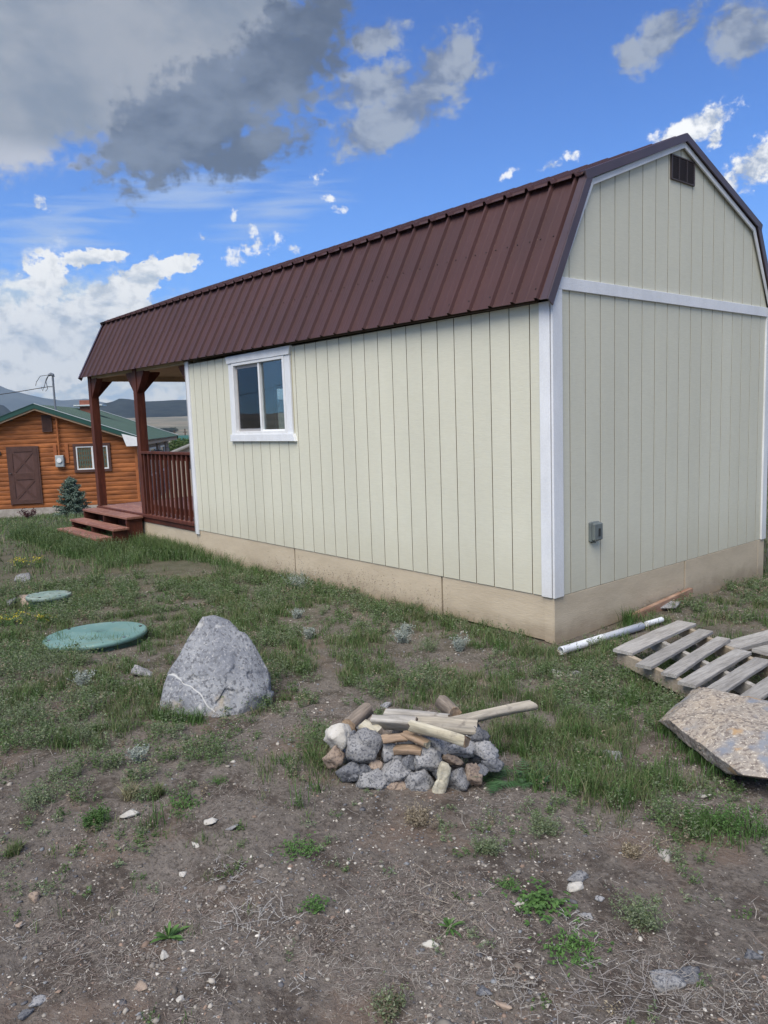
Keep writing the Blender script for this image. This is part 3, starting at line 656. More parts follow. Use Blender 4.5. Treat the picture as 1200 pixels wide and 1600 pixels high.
# ---- roof. lower slope panels with ribs, 9 inch spacing, four ribs to a sheet
E_Y = -.118
def shear(mb):
    mb.v = [(v[0], v[1], v[2]+rz(v[0])) for v in mb.v]; return mb
def ribbed(x0, x1, P0, P1, ribs, flip=False, t=.004):
    "sheet between the lines P0 and P1 (y,z), x0..x1, with raised ribs"
    P0 = np.array(P0, float); P1 = np.array(P1, float); dv = P1-P0; L = np.linalg.norm(dv); n = np.array([-dv[1], dv[0]])/L
    if flip: n = -n
    prof = [(x0, 0)]
    h, w2, w1 = .027, .021, .010
    for r in ribs:
        for dx, hh in ((-w2, 0), (-w1, h), (w1, h), (w2, 0)):
            if x0 < r+dx < x1: prof.append((r+dx, hh))
        for q in (.114,):           # small stiffening swages
            for dx, hh in ((-.012, 0), (0, .0014), (.012, 0)):
                if x0 < r+q+dx < x1: prof.append((r+q+dx, hh))
    prof.append((x1, 0)); prof = sorted(set(prof)); m = MB(); vs = []; N_ = len(prof)
    for P in (P0, P1):
        for hh_ in (0, -t):
            vs += [(x, P[0]+n[0]*(h_+hh_), P[1]+n[1]*(h_+hh_)) for x, h_ in prof]
    fs = []
    for i in range(N_-1):
        fs += [(i, i+1, 2*N_+i+1, 2*N_+i), (N_+i+1, N_+i, 3*N_+i, 3*N_+i+1), (i+1, i, N_+i, N_+i+1), (2*N_+i, 2*N_+i+1, 3*N_+i+1, 3*N_+i)]
    fs += [(0, 2*N_, 3*N_, N_), (N_-1, 2*N_-1, 4*N_-1, 3*N_-1)]
    if flip: fs = [f_[::-1] for f_ in fs]
    return m.add(vs, fs)
R0, RP = -.045, .228
XL, XR = -LT-.10, .035
KO_Y, KO_Z = .385, 3.205
for side in (0, 1):
    fy = (lambda y: y) if side == 0 else (lambda y: W_-y)
    x1 = XR; i = 0
    while x1 > XL+.05:
        x0 = max(R0-RP*4*(i+1)-.05, XL) if i < 10 else max(R0-RP*4*(i+1)-.05, XL)
        ribs = [R0-RP*k for k in range(0, 60) if x0-.001 < R0-RP*k < x1]
        shear(ribbed(x0+.0005, x1, (fy(E_Y), 2.268), (fy(KO_Y+.03), KO_Z+.055), ribs, flip=(side == 1))).build('roof_panel', MT['roof'], cabin)
        shear(ribbed(x0+.0005, x1, (fy(KO_Y-.045), KO_Z+.012), (fy(W_/2-.005), PK_Z+.018), ribs, flip=(side == 1))).build('roof_panel', MT['roof'], cabin)
        x1 = x0; i += 1
# plywood decks and eave boards under the sheets
shear(MB().slab([(E_Y+.045, 2.300), (KO_Y+.02, KO_Z-.01), (W_/2, PK_Z-.022), (W_-KO_Y-.02, KO_Z-.01), (W_-E_Y-.045, 2.300), (W_-E_Y-.07, 2.290), (W_-KO_Y-.045, KO_Z-.03), (W_/2, PK_Z-.045), (KO_Y+.045, KO_Z-.03), (E_Y+.07, 2.290)],
      (XL+.04, 0, 0), (0, 1, 0), (0, 0, 1), (1, 0, 0), -XL-.052, 0)) if False else None
for side in (0, 1):
    fy = (lambda y: y) if side == 0 else (lambda y: W_-y)
    for q in ([(E_Y+.055, 2.325), (E_Y+.080, 2.318), (KO_Y+.05, KO_Z-.012), (KO_Y+.022, KO_Z+.008)], [(KO_Y+.022, KO_Z+.0085), (KO_Y+.05, KO_Z-.0115), (W_/2, PK_Z-.035), (W_/2, PK_Z-.005)]):
        shear(MB().slab([(fy(a), b) for a, b in q], (XL+.03, 0, 0), (0, 1, 0), (0, 0, 1), (1, 0, 0), -XL-.03-.002, 0)).build('roof_deck', MT['decku'], cabin)
# eave soffit board along the wall, coloured dark as eave shade
shear(MB().box(-LH, -.1, -.055, -.0195, 2.262, 2.30, .002)).build('soffit', MT['decku'], cabin)
# ridge cap and rake flashings
shear(MB().slab([(W_/2-.17, PK_Z-.022), (W_/2-.168, PK_Z-.030), (W_/2, PK_Z+.022), (W_/2+.168, PK_Z-.030), (W_/2+.17, PK_Z-.022), (W_/2, PK_Z+.040)][::1], (XL-.01, 0, 0), (0, 1, 0), (0, 0, 1), (1, 0, 0), XR-XL+.02, 0)).build('ridge_cap', MT['flash'], cabin)
FX = .070
for xend, sg in ((FX, 1), (XL-.022, -1)):
    for side in (0, 1):
        fy = (lambda y: y) if side == 0 else (lambda y: W_-y)
        dz_ = rz(xend)
        for (P, Q, wd) in (((E_Y-.012, 2.262), (KO_Y-.012, KO_Z+.025), .072), ((KO_Y-.055, KO_Z+.030), (W_/2, PK_Z+.042), .066)):
            P = np.array(P); Q = np.array(Q); dv = (Q-P)/np.linalg.norm(Q-P); n = np.array([dv[1], -dv[0]])
            e = .012 if wd > .07 else 0
            poly = [P, Q, Q+n*wd*(.92 if wd > .07 else .93), P+n*wd-dv*e]
            if wd < .07: poly = [P, Q, Q-np.array([0, wd*1.03]), P+n*wd]
            MB().slab([(fy(a), b+dz_) for a, b in poly], (xend-.012, 0, 0), (0, 1, 0), (0, 0, 1), (1, 0, 0), .010+.002*(wd < .07), .001).build('rake_flashing', MT['flash'], cabin)
            # top leg that laps onto the sheet
            m = MB(); U2 = np.array([0, dv[0], dv[1]]); n3 = np.array([0, -n[0], -n[1]])
            O = np.array([xend-.012, P[0], P[1]+dz_])
            m.slab([(0, 0), (np.linalg.norm(Q-P), 0), (np.linalg.norm(Q-P), -.062*sg), (0, -.062*sg)], O-n3*.001, U2, (1, 0, 0), n3, .004, 0)
            if side: m.v = [(v[0], W_-v[1], v[2]) for v in m.v]; m.f = [f_[::-1] for f_ in m.f]
            m.build('rake_flashing', MT['flash'], cabin)
# screw heads
sc = MB(); dvL = np.array([0, KO_Y+.03-E_Y, KO_Z+.055-2.268]); Ls = np.linalg.norm(dvL); dvL /= Ls; nL = np.array([0, -dvL[2], dvL[1]])
for k in range(0, 44):
    for s_ in (.09, .50, .93):
        for off in ((.045,) if s_ != .50 else (.045, -.06)):
            xx = R0-RP*k-off
            if xx < XL+.1: continue
            O = np.array([xx, E_Y, 2.268+rz(xx)])+dvL*Ls*s_+nL*.0005
            sc.tube([O, O+nL*.006], .0055, 6)
sc.build('screw_heads', MT['screw'], cabin, kind='stuff')

# ---- porch
PF = -LT+.07
for i in range(2):
    fy = (lambda y: y) if i == 0 else (lambda y: W_-y)
# deck boards run along the porch, edge to edge
y = .0; k = 0
while y < W_-.1:
    MB().box(PF-.03, -LH-.013, y+.003, min(y+.137, W_), .052, .09, .004).build('deck_board', MT['deck'], cabin); y += .141
MB().box(PF-.03, -LH-.022, -.045, .0015, .045, .094, .005).build('rim_board', MT['stain'], cabin)
MB().box(PF-.03, -LH-.022, -.02, .0, -.03, .044, .003).build('rim_board', MT['stain'], cabin)
MB().box(PF-.06, PF-.031, .0, W_, -.06, .094, .003).build('rim_board', MT['stain'], cabin)
def post(px, py, sx, sy, dy=1):
    m = MB().box(px-sx/2, px+sx/2, py-sy/2, py+sy/2, .0905, 2.30+rz(px), .006).build('post', MT['stain'], cabin); return m
def brace(parent, px, py, ax, sg, reach=.32, t=.105, zt=2.27):
    z1 = zt+rz(px)-.03; z0 = z1-reach
    U = np.array([1, 0, 0]) if ax == 0 else np.array([0, 1, 0]); N = np.array([0, 1, 0]) if ax == 0 else np.array([1, 0, 0])
    O = np.array([px, py, 0])-N*t/2
    MB().slab([(sg*.064, z0), (sg*.064, z1), (sg*(reach+.02), z1), (sg*(reach+.02), z1-.03)], O, U*1.0, (0, 0, 1), N, t, .004).build('brace', MT['stain'], parent)
P1, P2 = -9.915, -7.935
PY = .062
for (px, py, br) in ((P1, PY, ((0, 1), (1, 1))), (P2, PY, ((0, 1), (0, -1), (1, 1))), (P1, W_-PY, ((0, 1), (1, -1))), (P2, W_-PY, ((0, 1), (0, -1)))):
    po = post(px, py, .128, .128)
    for ax, sg in br: brace(po, px, py, ax, sg)
po = MB().box(-LH-.10, -LH-.022, .075, .155, .0905, 2.28, .004).build('post', MT['stain'], cabin); brace(po, -LH-.02, .12, 0, -1, .36)
# headers between the posts and porch ceiling
shear(MB().box(PF-.02, -LH-.02, .02, .10, 2.235, 2.31, .003)).build('header', MT['soffit'], cabin)
shear(MB().box(PF-.02, -LH-.02, W_-.10, W_-.02, 2.20, 2.30, .003)).build('header', MT['soffit'], cabin)
shear(MB().box(PF-.02, PF+.06, .10, W_-.10, 2.20, 2.31, .003)).build('header', MT['soffit'], cabin)
shear(MB().box(PF+.06, -LH-.02, .10, W_-.10, 2.292, 2.305, 0)).build('porch_ceiling', MT['soffit'], cabin)
fg = MB().slab([(.05, 2.30), (W_-.05, 2.30), (W_-KN_Y, KN_Z-.03), (W_/2, PK_Z-.05), (KN_Y, KN_Z-.03)], (PF-.03, 0, rz(PF)), (0, 1, 0), (0, 0, 1), (1, 0, 0), .03, 0).build('wall', MT['side'], cabin)
# railing
def rail_run(x0, x1, yy, out):
    rl = MB().box(x0, x1, yy-.045, yy+.055, 1.035, 1.072, .004).build('railing', MT['stain'], cabin)
    MB().box(x0, x1, yy+.012, yy+.050, .945, 1.034, .003).build('rail', MT['stain'], rl)
    MB().box(x0, x1, yy+.012, yy+.050, .155, .245, .003).build('rail', MT['stain'], rl)
    n = int((x1-x0)/.152)
    for k in range(n+1):
        xx = x0+.075+(x1-x0-.13)*k/n
        MB().box(xx-.019, xx+.019, yy-.027, yy+.011, .0945, 1.034, .003).build('baluster', MT['stain'], rl)
rail_run(P2+.066, -LH-.021, .03, 1)
rail_run(P2+.066, -LH-.021, W_-.07, 1)
rail_run(P1+.066, P2-.066, W_-.07, 1)
# steps up to the porch
stp = thing('porch_steps', 'reddish-brown weathered wooden steps leading up to the cabin porch', 'steps', (-8.9, -.4, -.36))
def tread(x0, x1, y0, y1, zt, n=2):
    w_ = (y1-y0)/n
    for k in range(n): MB().box(x0, x1, y0+k*w_+.002, y0+(k+1)*w_-.002, zt-.038, zt, .005).build('tread', MT['deck'], stp)
tread(-9.86, -7.86, -.315, -.05, .068); tread(-9.72, -7.72, -.585, -.335, -.070); tread(-9.58, -7.75, -.85, -.60, -.185)
for xx in (-9.84, -8.9, -7.93):
    MB().box(xx-.02, xx+.02, -.30, -.05, -.42, .029, .003).build('stringer', MT['stain'], stp)
for xx in (-9.66, -8.7, -7.79):
    MB().box(xx-.02, xx+.02, -.57, -.34, -.42, -.109, .003).build('stringer', MT['stain'], stp)
    MB().box(xx+.05, xx+.09, -.83, -.61, -.44, -.224, .003).build('stringer', MT['stain'], stp)
MB().box(-9.81, -7.96, -.066, -.052, -.15, .028, .002).build('riser', MT['stain'], stp)
# ---------------------------------------------------------------- neighbouring log house
HD = np.array([-0.854, 0.521, 0.0]); HD /= np.linalg.norm(HD); HG = np.array([HD[1], -HD[0], 0.0])
HO = np.array([-25.563, 3.233, 0.0]); ZUP = np.array([0, 0, 1.0])
HZ = -1.49
house = thing('log_house', 'orange stained log-sided house with green metal roof behind the porch, on the left', 'house', (HO[0], HO[1], HZ))
RG, RZ, EG, EZ, SL = .30, 2.40, 3.62, .99, .37
def hp(g, z, d=0): return HO+HG*g+HD*d+ZUP*z
def hslab(poly, d, t, name, m, parent=house, c=.004):
    "poly in (g,z); front face looks back at the yard, set d metres in front of the wall"
    return MB().slab(poly, HO-HD*d, HG, ZUP, -HD, t, c).build(name, m, parent)
def hbox(g0, g1, d0, d1, z0, z1, name, m, parent=house, c=.004):
    return MB().slab([(g0, z0), (g1, z0), (g1, z1), (g0, z1)], HO+HD*d1, HG, ZUP, -HD, d1-d0, c).build(name, m, parent)
topz = lambda g: RZ-.15-abs(g-RG)*SL
LW = -3.05
hslab([(LW, -1.35), (3.58, -1.35), (3.58, topz(3.58)), (RG, topz(RG)), (LW, topz(LW))], -.10, .098, 'wall', MT['inner'], c=0)
hslab([(LW-.02, -1.62), (3.62, -1.62), (3.62, -1.31), (LW-.02, -1.31)], -.06, .09, 'foundation', MT['conc'])
# logs: rounded courses, each one board
z = -1.31; hL = .166
while z < 2.2:
    z1 = min(z+hL, 2.25)
    # extent of this course under the roof
    if topz(LW) >= z+hL*.5: gl, gr = LW, 3.58
    else:
        half = (RZ-.15-(z+hL*.55))/SL
        gl, gr = max(LW, RG-half), min(3.58, RG+half)
    if gr-gl > .15:
        m = MB(); prof = [(0, 0.0), (.007, .018), (.040, .027), (.083, .030), (.127, .027), (.160, .017), (.166, 0)]
        vs = []
        for g in (gl, gr): vs += [tuple(hp(g, z+a, -b-.001)) for a, b in prof]
        n = len(prof); fs = [(i, n+i, n+i+1, i+1) for i in range(n-1)]+[tuple(range(n)), tuple(range(2*n-1, n-1, -1))]
        m.add(vs, fs).build('log_board', MT['log'], house)
    z += hL
# corner boards and little trim
hbox(3.56, 3.66, -.075, .0, -1.33, topz(3.66), 'corner_board', MT['logd'])
hbox(1.14, 1.26, -.068, -.052, .27, .97, 'trim_board', MT['logd']); hbox(.74, .86, -.068, -.052, .27, .97, 'trim_board', MT['logd'])
# door with crossed battens
dr = hbox(-.80, .18, -.075, -.045, -1.14, .88, 'door', MT['door'])
for a in ((-.80, -.66, -1.14, .88), (.04, .18, -1.14, .88), (-.66, .04, .74, .88), (-.66, .04, -.26, -.02), (-.66, .04, -1.14, -.98)):
    hbox(a[0], a[1], -.095, -.0755, a[2], a[3], 'batten', MT['brown'], dr)
for (z0, z1) in ((-.02, .74), (-.98, -.26)):
    for s_ in (0, 1):
        p0 = hp(-.66 if s_ == 0 else .04, z0, -.083-.004*s_); p1 = hp(.04 if s_ == 0 else -.66, z1, -.083-.004*s_)
        MB().beam(p0, p1, .012, .075, up=tuple(HD+0), c=0).build('batten', MT['brown'], dr) if False else MB().beam(p0, p1, .075, .012, up=tuple(-HD), c=0).build('batten', MT['brown'], dr)
hbox(-.86, -.80, -.085, -.05, -1.17, .93, 'door_frame', MT['brown'], dr); hbox(.18, .24, -.085, -.05, -1.17, .93, 'door_frame', MT['brown'], dr); hbox(-.80, .18, -.085, -.05, .88, .93, 'door_frame', MT['brown'], dr)
MB().tube([hp(-.74, -.02, -.1), hp(-.74, -.02, -.14), hp(-.80, -.02, -.14)], .014, 6).build('latch', MT['wire'], dr)
# window of the gable
hw = MB()
def fr(m, g0, g1, z0, z1, w_, d0, d1):
    for a in ((g0, g0+w_, z0, z1), (g1-w_, g1, z0, z1), (g0+w_, g1-w_, z0, z0+w_), (g0+w_, g1-w_, z1-w_, z1)):
        m.slab([(a[0], a[2]), (a[1], a[2]), (a[1], a[3]), (a[0], a[3])], HO+HD*d1, HG, ZUP, -HD, d1-d0, .003)
    return m
hw = fr(hw, 1.42, 2.72, -.09, .95, .095, -.085, -.04).build('window', MT['brown'], house)
fr(MB(), 1.515, 2.625, .005, .855, .045, -.07, -.03).slab([(2.05, .05), (2.11, .05), (2.11, .81), (2.05, .81)], HO-HD*.03, HG, ZUP, -HD, .035, .002).build('frame', MT['vinyl'], hw)
hbox(1.56, 2.58, -.05, -.046, .05, .81, 'pane', glass_mat('dull_window_glass', (.85, .9, .88), .6), hw, 0)
cu = MB(); n = 44; vs = []
for i in range(n+1):
    g = 1.57+i*1.0/n; vs += [tuple(hp(g, .05, -.0305+.010*math.sin(i*1.7))), tuple(hp(g, .81, -.0305+.010*math.sin(i*1.7)))]
cu.add(vs, [(2*i, 2*i+2, 2*i+3, 2*i+1) for i in range(n)]).build('curtain', MT['curtain'], hw)
# gable vent
gv = fr(MB(), .43, .77, 1.42, 2.02, .035, -.085, -.05).slab([(.465, 1.455), (.735, 1.455), (.735, 1.985), (.465, 1.985)], HO-HD*.05, HG, ZUP, -HD, .006, 0).build('gable_vent', MT['brown'], house)
for k in range(12):
    zz = 1.47+k*.043; MB().slab([(.466, zz), (.734, zz), (.734, zz+.022), (.466, zz+.022)], HO-HD*.058, HG, ZUP, -HD, .02, .003).build('louvre', MT['brown'], gv)
# electric meter, conduit and mast
mt = hbox(.81, 1.10, -.20, -.06, .14, .56, 'meter_box', MT['meter'], c=.02)
MB().tube([hp(.955, .38, -.20), hp(.955, .38, -.245)], .085, 14).build('meter_dial', MT['vinyl'], mt)
MB().tube([hp(.955, .565, -.12), hp(.955, 2.1, -.12)], .035, 8).build('conduit', MT['logd'], house)
MB().tube([hp(.955, 2.1, -.12), hp(.955, 2.3, -.12), hp(.955, 3.37, -.12)], .036, 8).build('mast', MT['steel'], house)
MB().tube([hp(.99, 3.36, -.12), hp(.965, 3.43, -.13), hp(.90, 3.46, -.14), hp(.82, 3.42, -.15)], [.045, .06, .06, .045], 8).build('weather_head', MT['steel'], house)
wl = MB()
wl.tube([hp(.83, 3.42, -.15), hp(.74, 3.30, -.15), hp(.66, 3.05, -.15), hp(.58, 2.88, -.15), hp(.55, 3.02, -.15)], .012, 5)
wl.tube([hp(.83, 3.43, -.15), hp(.55, 3.40, -.15), hp(.40, 3.20, -.15), hp(.36, 3.06, -.15)], .010, 5)
wl.tube([hp(.83, 3.42, -.15), hp(.72, 3.2, -.15), hp(.76, 2.95, -.15), hp(.68, 2.86, -.15)], .011, 5)
wl.build('wire_loop', MT['wire'], house)
MB().tube([hp(.92, 3.02, -.12), hp(.80, 3.02, -.15)], .02, 6).build('insulator', MT['steel'], house)
# roof: deck, green ribbed sheets, rake trims
HLN = 9.6
hbase = lambda g: RZ-abs(g-RG)*SL
for sg in (-1, 1):
    ge = 4.02 if sg > 0 else -3.45
    for q in range(1):
        pass
    m = MB().slab([(RG, RZ-.11), (ge, hbase(ge)-.11), (ge, hbase(ge)-.02), (RG, RZ-.02)], HO+HD*HLN, HG, ZUP, -HD, HLN+.32, 0).build('roof_deck', MT['tanfascia'], house)
    # sheets between the gables, ribs running down the slope
    d = -.36
    while d < HLN+.05:
        d1 = min(d+.91, HLN+.06); prof = []; r = d
        prof = [(d, 0)]
        for k in range(4):
            c_ = d+.06+k*.228
            for a, h in ((-.026, 0), (-.010, .022), (.010, .022), (.026, 0)):
                if d < c_+a < d1: prof.append((c_+a, h))
        prof.append((d1, 0)); nn = len(prof); vs = []
        for g in (RG, ge+sg*.04):
            for lift in (0, -.006): vs += [tuple(hp(g, hbase(g)-.005+h+lift, dd_)) for dd_, h in prof]
        fs = []
        for i in range(nn-1): fs += [(i, i+1, 2*nn+i+1, 2*nn+i), (nn+i+1, nn+i, 3*nn+i, 3*nn+i+1), (2*nn+i, 2*nn+i+1, 3*nn+i+1, 3*nn+i), (i, nn+i, nn+i+1, i+1)]
        if sg < 0: fs = [f_[::-1] for f_ in fs]
        MB().add(vs, fs).build('roof_panel', MT['groof'], house); d = d1
    for dd_, nm in ((-.375, 'rake_trim'), (HLN+.05, 'rake_trim')):
        MB().slab([(RG, RZ-.135), (ge+sg*.05, hbase(ge+sg*.05)-.135), (ge+sg*.05, hbase(ge+sg*.05)+.028), (RG, RZ+.028)], HO+HD*(dd_+.02), HG, ZUP, -HD, .022, .002).build(nm, MT['gtrim'], house)
        MB().slab([(RG, RZ+.0285), (ge+sg*.05, hbase(ge+sg*.05)+.0285), (ge+sg*.05, hbase(ge+sg*.05)+.046), (RG, RZ+.046)], HO+HD*(dd_+.07), HG, ZUP, -HD, .09, .002).build('edge_strip', MT['galv'] if (dd_ > 0 or sg > 0) else MT['gtrim'], house)
    MB().slab([(RG, RZ-.20), (ge, hbase(ge)-.20), (ge, hbase(ge)-.136), (RG, RZ-.136)], HO-HD*.31, HG, ZUP, -HD, .03, .002).build('fascia', MT['tanfascia'], house)
    MB().slab([(ge-.03*sg, hbase(ge)-.20), (ge+.0*sg, hbase(ge)-.20), (ge, hbase(ge)-.03), (ge-.03*sg, hbase(ge)-.03)], HO+HD*HLN, HG, ZUP, -HD, HLN+.3, .002).build('fascia', MT['tanfascia'], house)
# white sheet caught under the right rake
MB().slab([(3.22, 1.26), (4.06, 1.03), (3.98, .80), (3.36, .80)], HO-HD*.42, HG, ZUP, -HD, .015, .002).build('white_panel', MT['vinyl'], house)
# chimney
ch = MB()
chd = 5.0; cg = .95
for i in range(3): pass
bq = MB().slab([(cg-.33, 2.0), (cg+.33, 2.0), (cg+.33, 2.70), (cg-.33, 2.70)], HO+HD*(chd+.6), HG, ZUP, -HD, .6, .01).build('chimney', MT['brick'], house)
MB().slab([(cg-.55, 2.44), (cg+.62, 2.44), (cg+.62, 2.50), (cg-.55, 2.50)], HO+HD*(chd+.75), HG, ZUP, -HD, .9, .01).build('flashing', MT['galv'], bq)
# side wall of pale stone with windows
sw = MB().slab([(0, -1.6), (9.3, -1.6), (9.3, .95), (0, .95)], hp(3.50, 0, .05), HD, ZUP, HG, .06, .0).build('side_wall', MT['stonew'], house)
for i, (d0, d1) in enumerate(((0, .7), (2.0, 3.0), (5.4, 6.2), (8.2, 9.3))):
    # piers of stone blocks
    z = -1.5; j = 0
    while z < .9:
        MB().slab([(d0+.05*(j % 2), z), (d1-.04*((j+1) % 2), z), (d1-.04*((j+1) % 2), z+.2), (d0+.05*(j % 2), z+.2)], hp(3.561, 0, .05), HD, ZUP, HG, .07+.03*((j*7+i) % 3)/3, .015).build('stone', MT['stonew'], house); z += .22; j += 1
for (d0, d1) in ((.85, 1.85), (3.3, 5.1), (6.5, 7.9)):
    w2 = MB()
    for a in ((d0, d0+.08, -.55, .62), (d1-.08, d1, -.55, .62), (d0+.08, d1-.08, -.55, -.47), (d0+.08, d1-.08, .54, .62)):
        w2.slab([(a[0], a[2]), (a[1], a[2]), (a[1], a[3]), (a[0], a[3])], hp(3.562, 0, .05), HD, ZUP, HG, .05, .004)
    w2 = w2.build('window', MT['vinyl'], house)
    MB().slab([(d0+.08, -.47), (d1-.08, -.47), (d1-.08, .54), (d0+.08, .54)], hp(3.562, 0, .05), HD, ZUP, HG, .012, 0).build('pane', mat('dark_pane', (.02, .025, .03), .08), w2)
ln = MB().tube([hp(3.9, .42, 4.95), hp(3.9, .36, 4.95), hp(3.9, .14, 4.95), hp(3.9, .10, 4.95)], [.03, .09, .11, .05], 8).build('lantern', MT['wire'], house)
MB().tube([hp(3.6, .44, 4.95), hp(3.9, .44, 4.95)], .02, 6).build('bracket', MT['wire'], ln)
hslab([(-1.22, .66), (-1.05, .66), (-1.05, .78), (-1.22, .78)], .055, .03, 'vent_plate', MT['dark'])
# overhead wire to a pole outside the view on the left
pole_b = np.array([-34.0, -22.0, 0]); pole_b[2] = float(zg(pole_b[0], pole_b[1]))
up_ = thing('utility_pole', 'wooden utility pole left of the log house holding the overhead wire', 'pole', pole_b)
MB().tube([pole_b-ZUP*.3, pole_b+ZUP*4, pole_b+ZUP*9.5], [.16, .15, .11], 10).build('pole_shaft', MT['trunk'], up_)
MB().beam(pole_b+np.array([-1, 0, 8.8]), pole_b+np.array([1, 0, 8.8]), .1, .12).build('crossarm', MT['trunk'], up_)
a = hp(.80, 3.02, -.15); b = pole_b+ZUP*7.2
pts = [a+(b-a)*t-ZUP*1.5*4*t*(1-t) for t in np.linspace(0, 1, 26)]
tagset(MB().tube(pts, .014, 5).build('service_wire', MT['wire']), 'thin black overhead wire running left from the mast of the log house', 'wire')

# ---------------------------------------------------------------- houses and trees in the valley
def far_pos(px, dist): 
    d = ray(px, horizon(px)); d = d/np.hypot(d[0], d[1]); return CP[:2]+d[:2]*dist
def ground_at(p): return float(zg(p[0], p[1]))
def zfor(px, py, dist):
    d = ray(px, py); return CP[2]+d[2]/np.hypot(d[0], d[1])*dist
def gable_house(name, label, px0, px1, py_ridge, py_eave, dist, wallm, roofm, depth=8, ridge_across=True):
    a = far_pos(px0, dist); b = far_pos(px1, dist); U = np.array([*(b-a), 0]); L = np.linalg.norm(U); U /= L; D = np.array([-U[1], U[0], 0])
    if D@np.array([*(a-CP[:2]), 0]) < 0: D = -D
    zr = zfor((px0+px1)/2, py_ridge, dist); ze = zfor((px0+px1)/2, py_eave, dist); zb = ground_at(a)-.5
    t = thing(name, label, 'house', (a[0], a[1], zb)); O = np.array([a[0], a[1], 0.])
    N = np.cross(U, ZUP)
    if ridge_across:
        MB().slab([(0, zb), (L, zb), (L, ze), (0, ze)], O+D*depth, U, ZUP, -D, depth, 0).build('wall', wallm, t)
        for s_ in (0, 1):
            p = [(-.5, ze-.15), (depth/2, zr)] if s_ == 0 else [(depth/2, zr), (depth+.5, ze-.15)]
            poly = [(p[0][0], p[0][1]), (p[1][0], p[1][1]), (p[1][0], p[1][1]+.15), (p[0][0], p[0][1]+.15)]
            MB().slab(poly, O-U*.5, D, ZUP, U, L+1, 0).build('roof', roofm, t)
        for k in range(4):
            c_ = L*(k+.5)/4; wdw = MB().slab([(c_-.6, ze-1.9), (c_+.6, ze-1.9), (c_+.6, ze-.8), (c_-.6, ze-.8)], O-D*.0, U, ZUP, -D, .06, .01).build('window', MT['vinyl'], t)
            MB().slab([(c_-.5, ze-1.8), (c_+.5, ze-1.8), (c_+.5, ze-.9), (c_-.5, ze-.9)], O-D*.061, U, ZUP, -D, .01, 0).build('pane', MT['dark'], wdw)
    else:
        MB().slab([(0, zb), (L, zb), (L, ze), (L/2, zr), (0, ze)], O+D*depth, U, ZUP, -D, depth, 0).build('wall', wallm, t)
        for s_ in (0, 1):
            p = [(-.6, ze-.25), (L/2, zr)] if s_ == 0 else [(L/2, zr), (L+.6, ze-.25)]
            poly = [(p[0][0], p[0][1]), (p[1][0], p[1][1]), (p[1][0], p[1][1]+.18), (p[0][0], p[0][1]+.18)]
            MB().slab(poly, O+D*(depth+.4), U, ZUP, -D, depth+.8, 0).build('roof', roofm, t)
        wdw = MB().slab([(L*.4, ze-1.9), (L*.6, ze-1.9), (L*.6, ze-.8), (L*.4, ze-.8)], O, U, ZUP, -D, .06, .01).build('window', MT['vinyl'], t)
        MB().slab([(L*.41, ze-1.85), (L*.59, ze-1.85), (L*.59, ze-.85), (L*.41, ze-.85)], O-D*.061, U, ZUP, -D, .01, 0).build('pane', MT['dark'], wdw)
    return t
gable_house('far_house', 'distant green house with dark green roof just above the porch railing', 276, 330, 681, 690, 170, mat('dull_green_wall', (.05, .12, .12), .8), mat('dark_teal_roof', (.02, .10, .08), .5), 10)
gable_house('far_house', 'low tan-gabled house below the green house beyond the porch railing', 262, 330, 697, 709, 95, mat('tan_wall', (.36, .30, .24), .9), mat('grey_tan_roof', (.22, .21, .19), .8), 9, False)

def leafcloud(n, cen, rad, size, cols, rg, shell=.55):
    "n small leaf triangles spread through an uneven volume"
    d = rg.normal(size=(n, 3)); d /= np.linalg.norm(d, axis=1)[:, None]; r = rg.random(n)**(1/3)*(1-shell)+shell*rg.random(n)**.3
    P = np.asarray(cen)+d*r[:, None]*np.asarray(rad)
    return leaf_tris(P, size, cols, rg)
def leaf_tris(P, size, cols, rg, up=.3):
    n = len(P); a = rg.normal(size=(n, 3)); a[:, 2] = np.abs(a[:, 2])*up+a[:, 2]*(1-up); a /= np.linalg.norm(a, axis=1)[:, None]
    b = np.cross(a, rg.normal(size=(n, 3))); b /= np.linalg.norm(b, axis=1)[:, None]; s = (np.asarray(size)*rg.uniform(.6, 1.3, n))[:, None]
    V = np.stack([P-b*s*.28, P+b*s*.28, P+a*s], 1).reshape(-1, 3); F = np.arange(3*n).reshape(-1, 3)
    c = np.asarray(cols)[rg.integers(0, len(cols), n)]*rg.uniform(.75, 1.25, (n, 1)); C = np.repeat(c, 3, 0)
    return V, F, C
def merge(parts):
    Vs, Fs, Cs = [], [], []; b = 0
    for V, F, C in parts: Vs.append(V); Fs.append(F+b); Cs.append(C); b += len(V)
    return np.vstack(Vs), np.vstack(Fs), np.vstack(Cs)
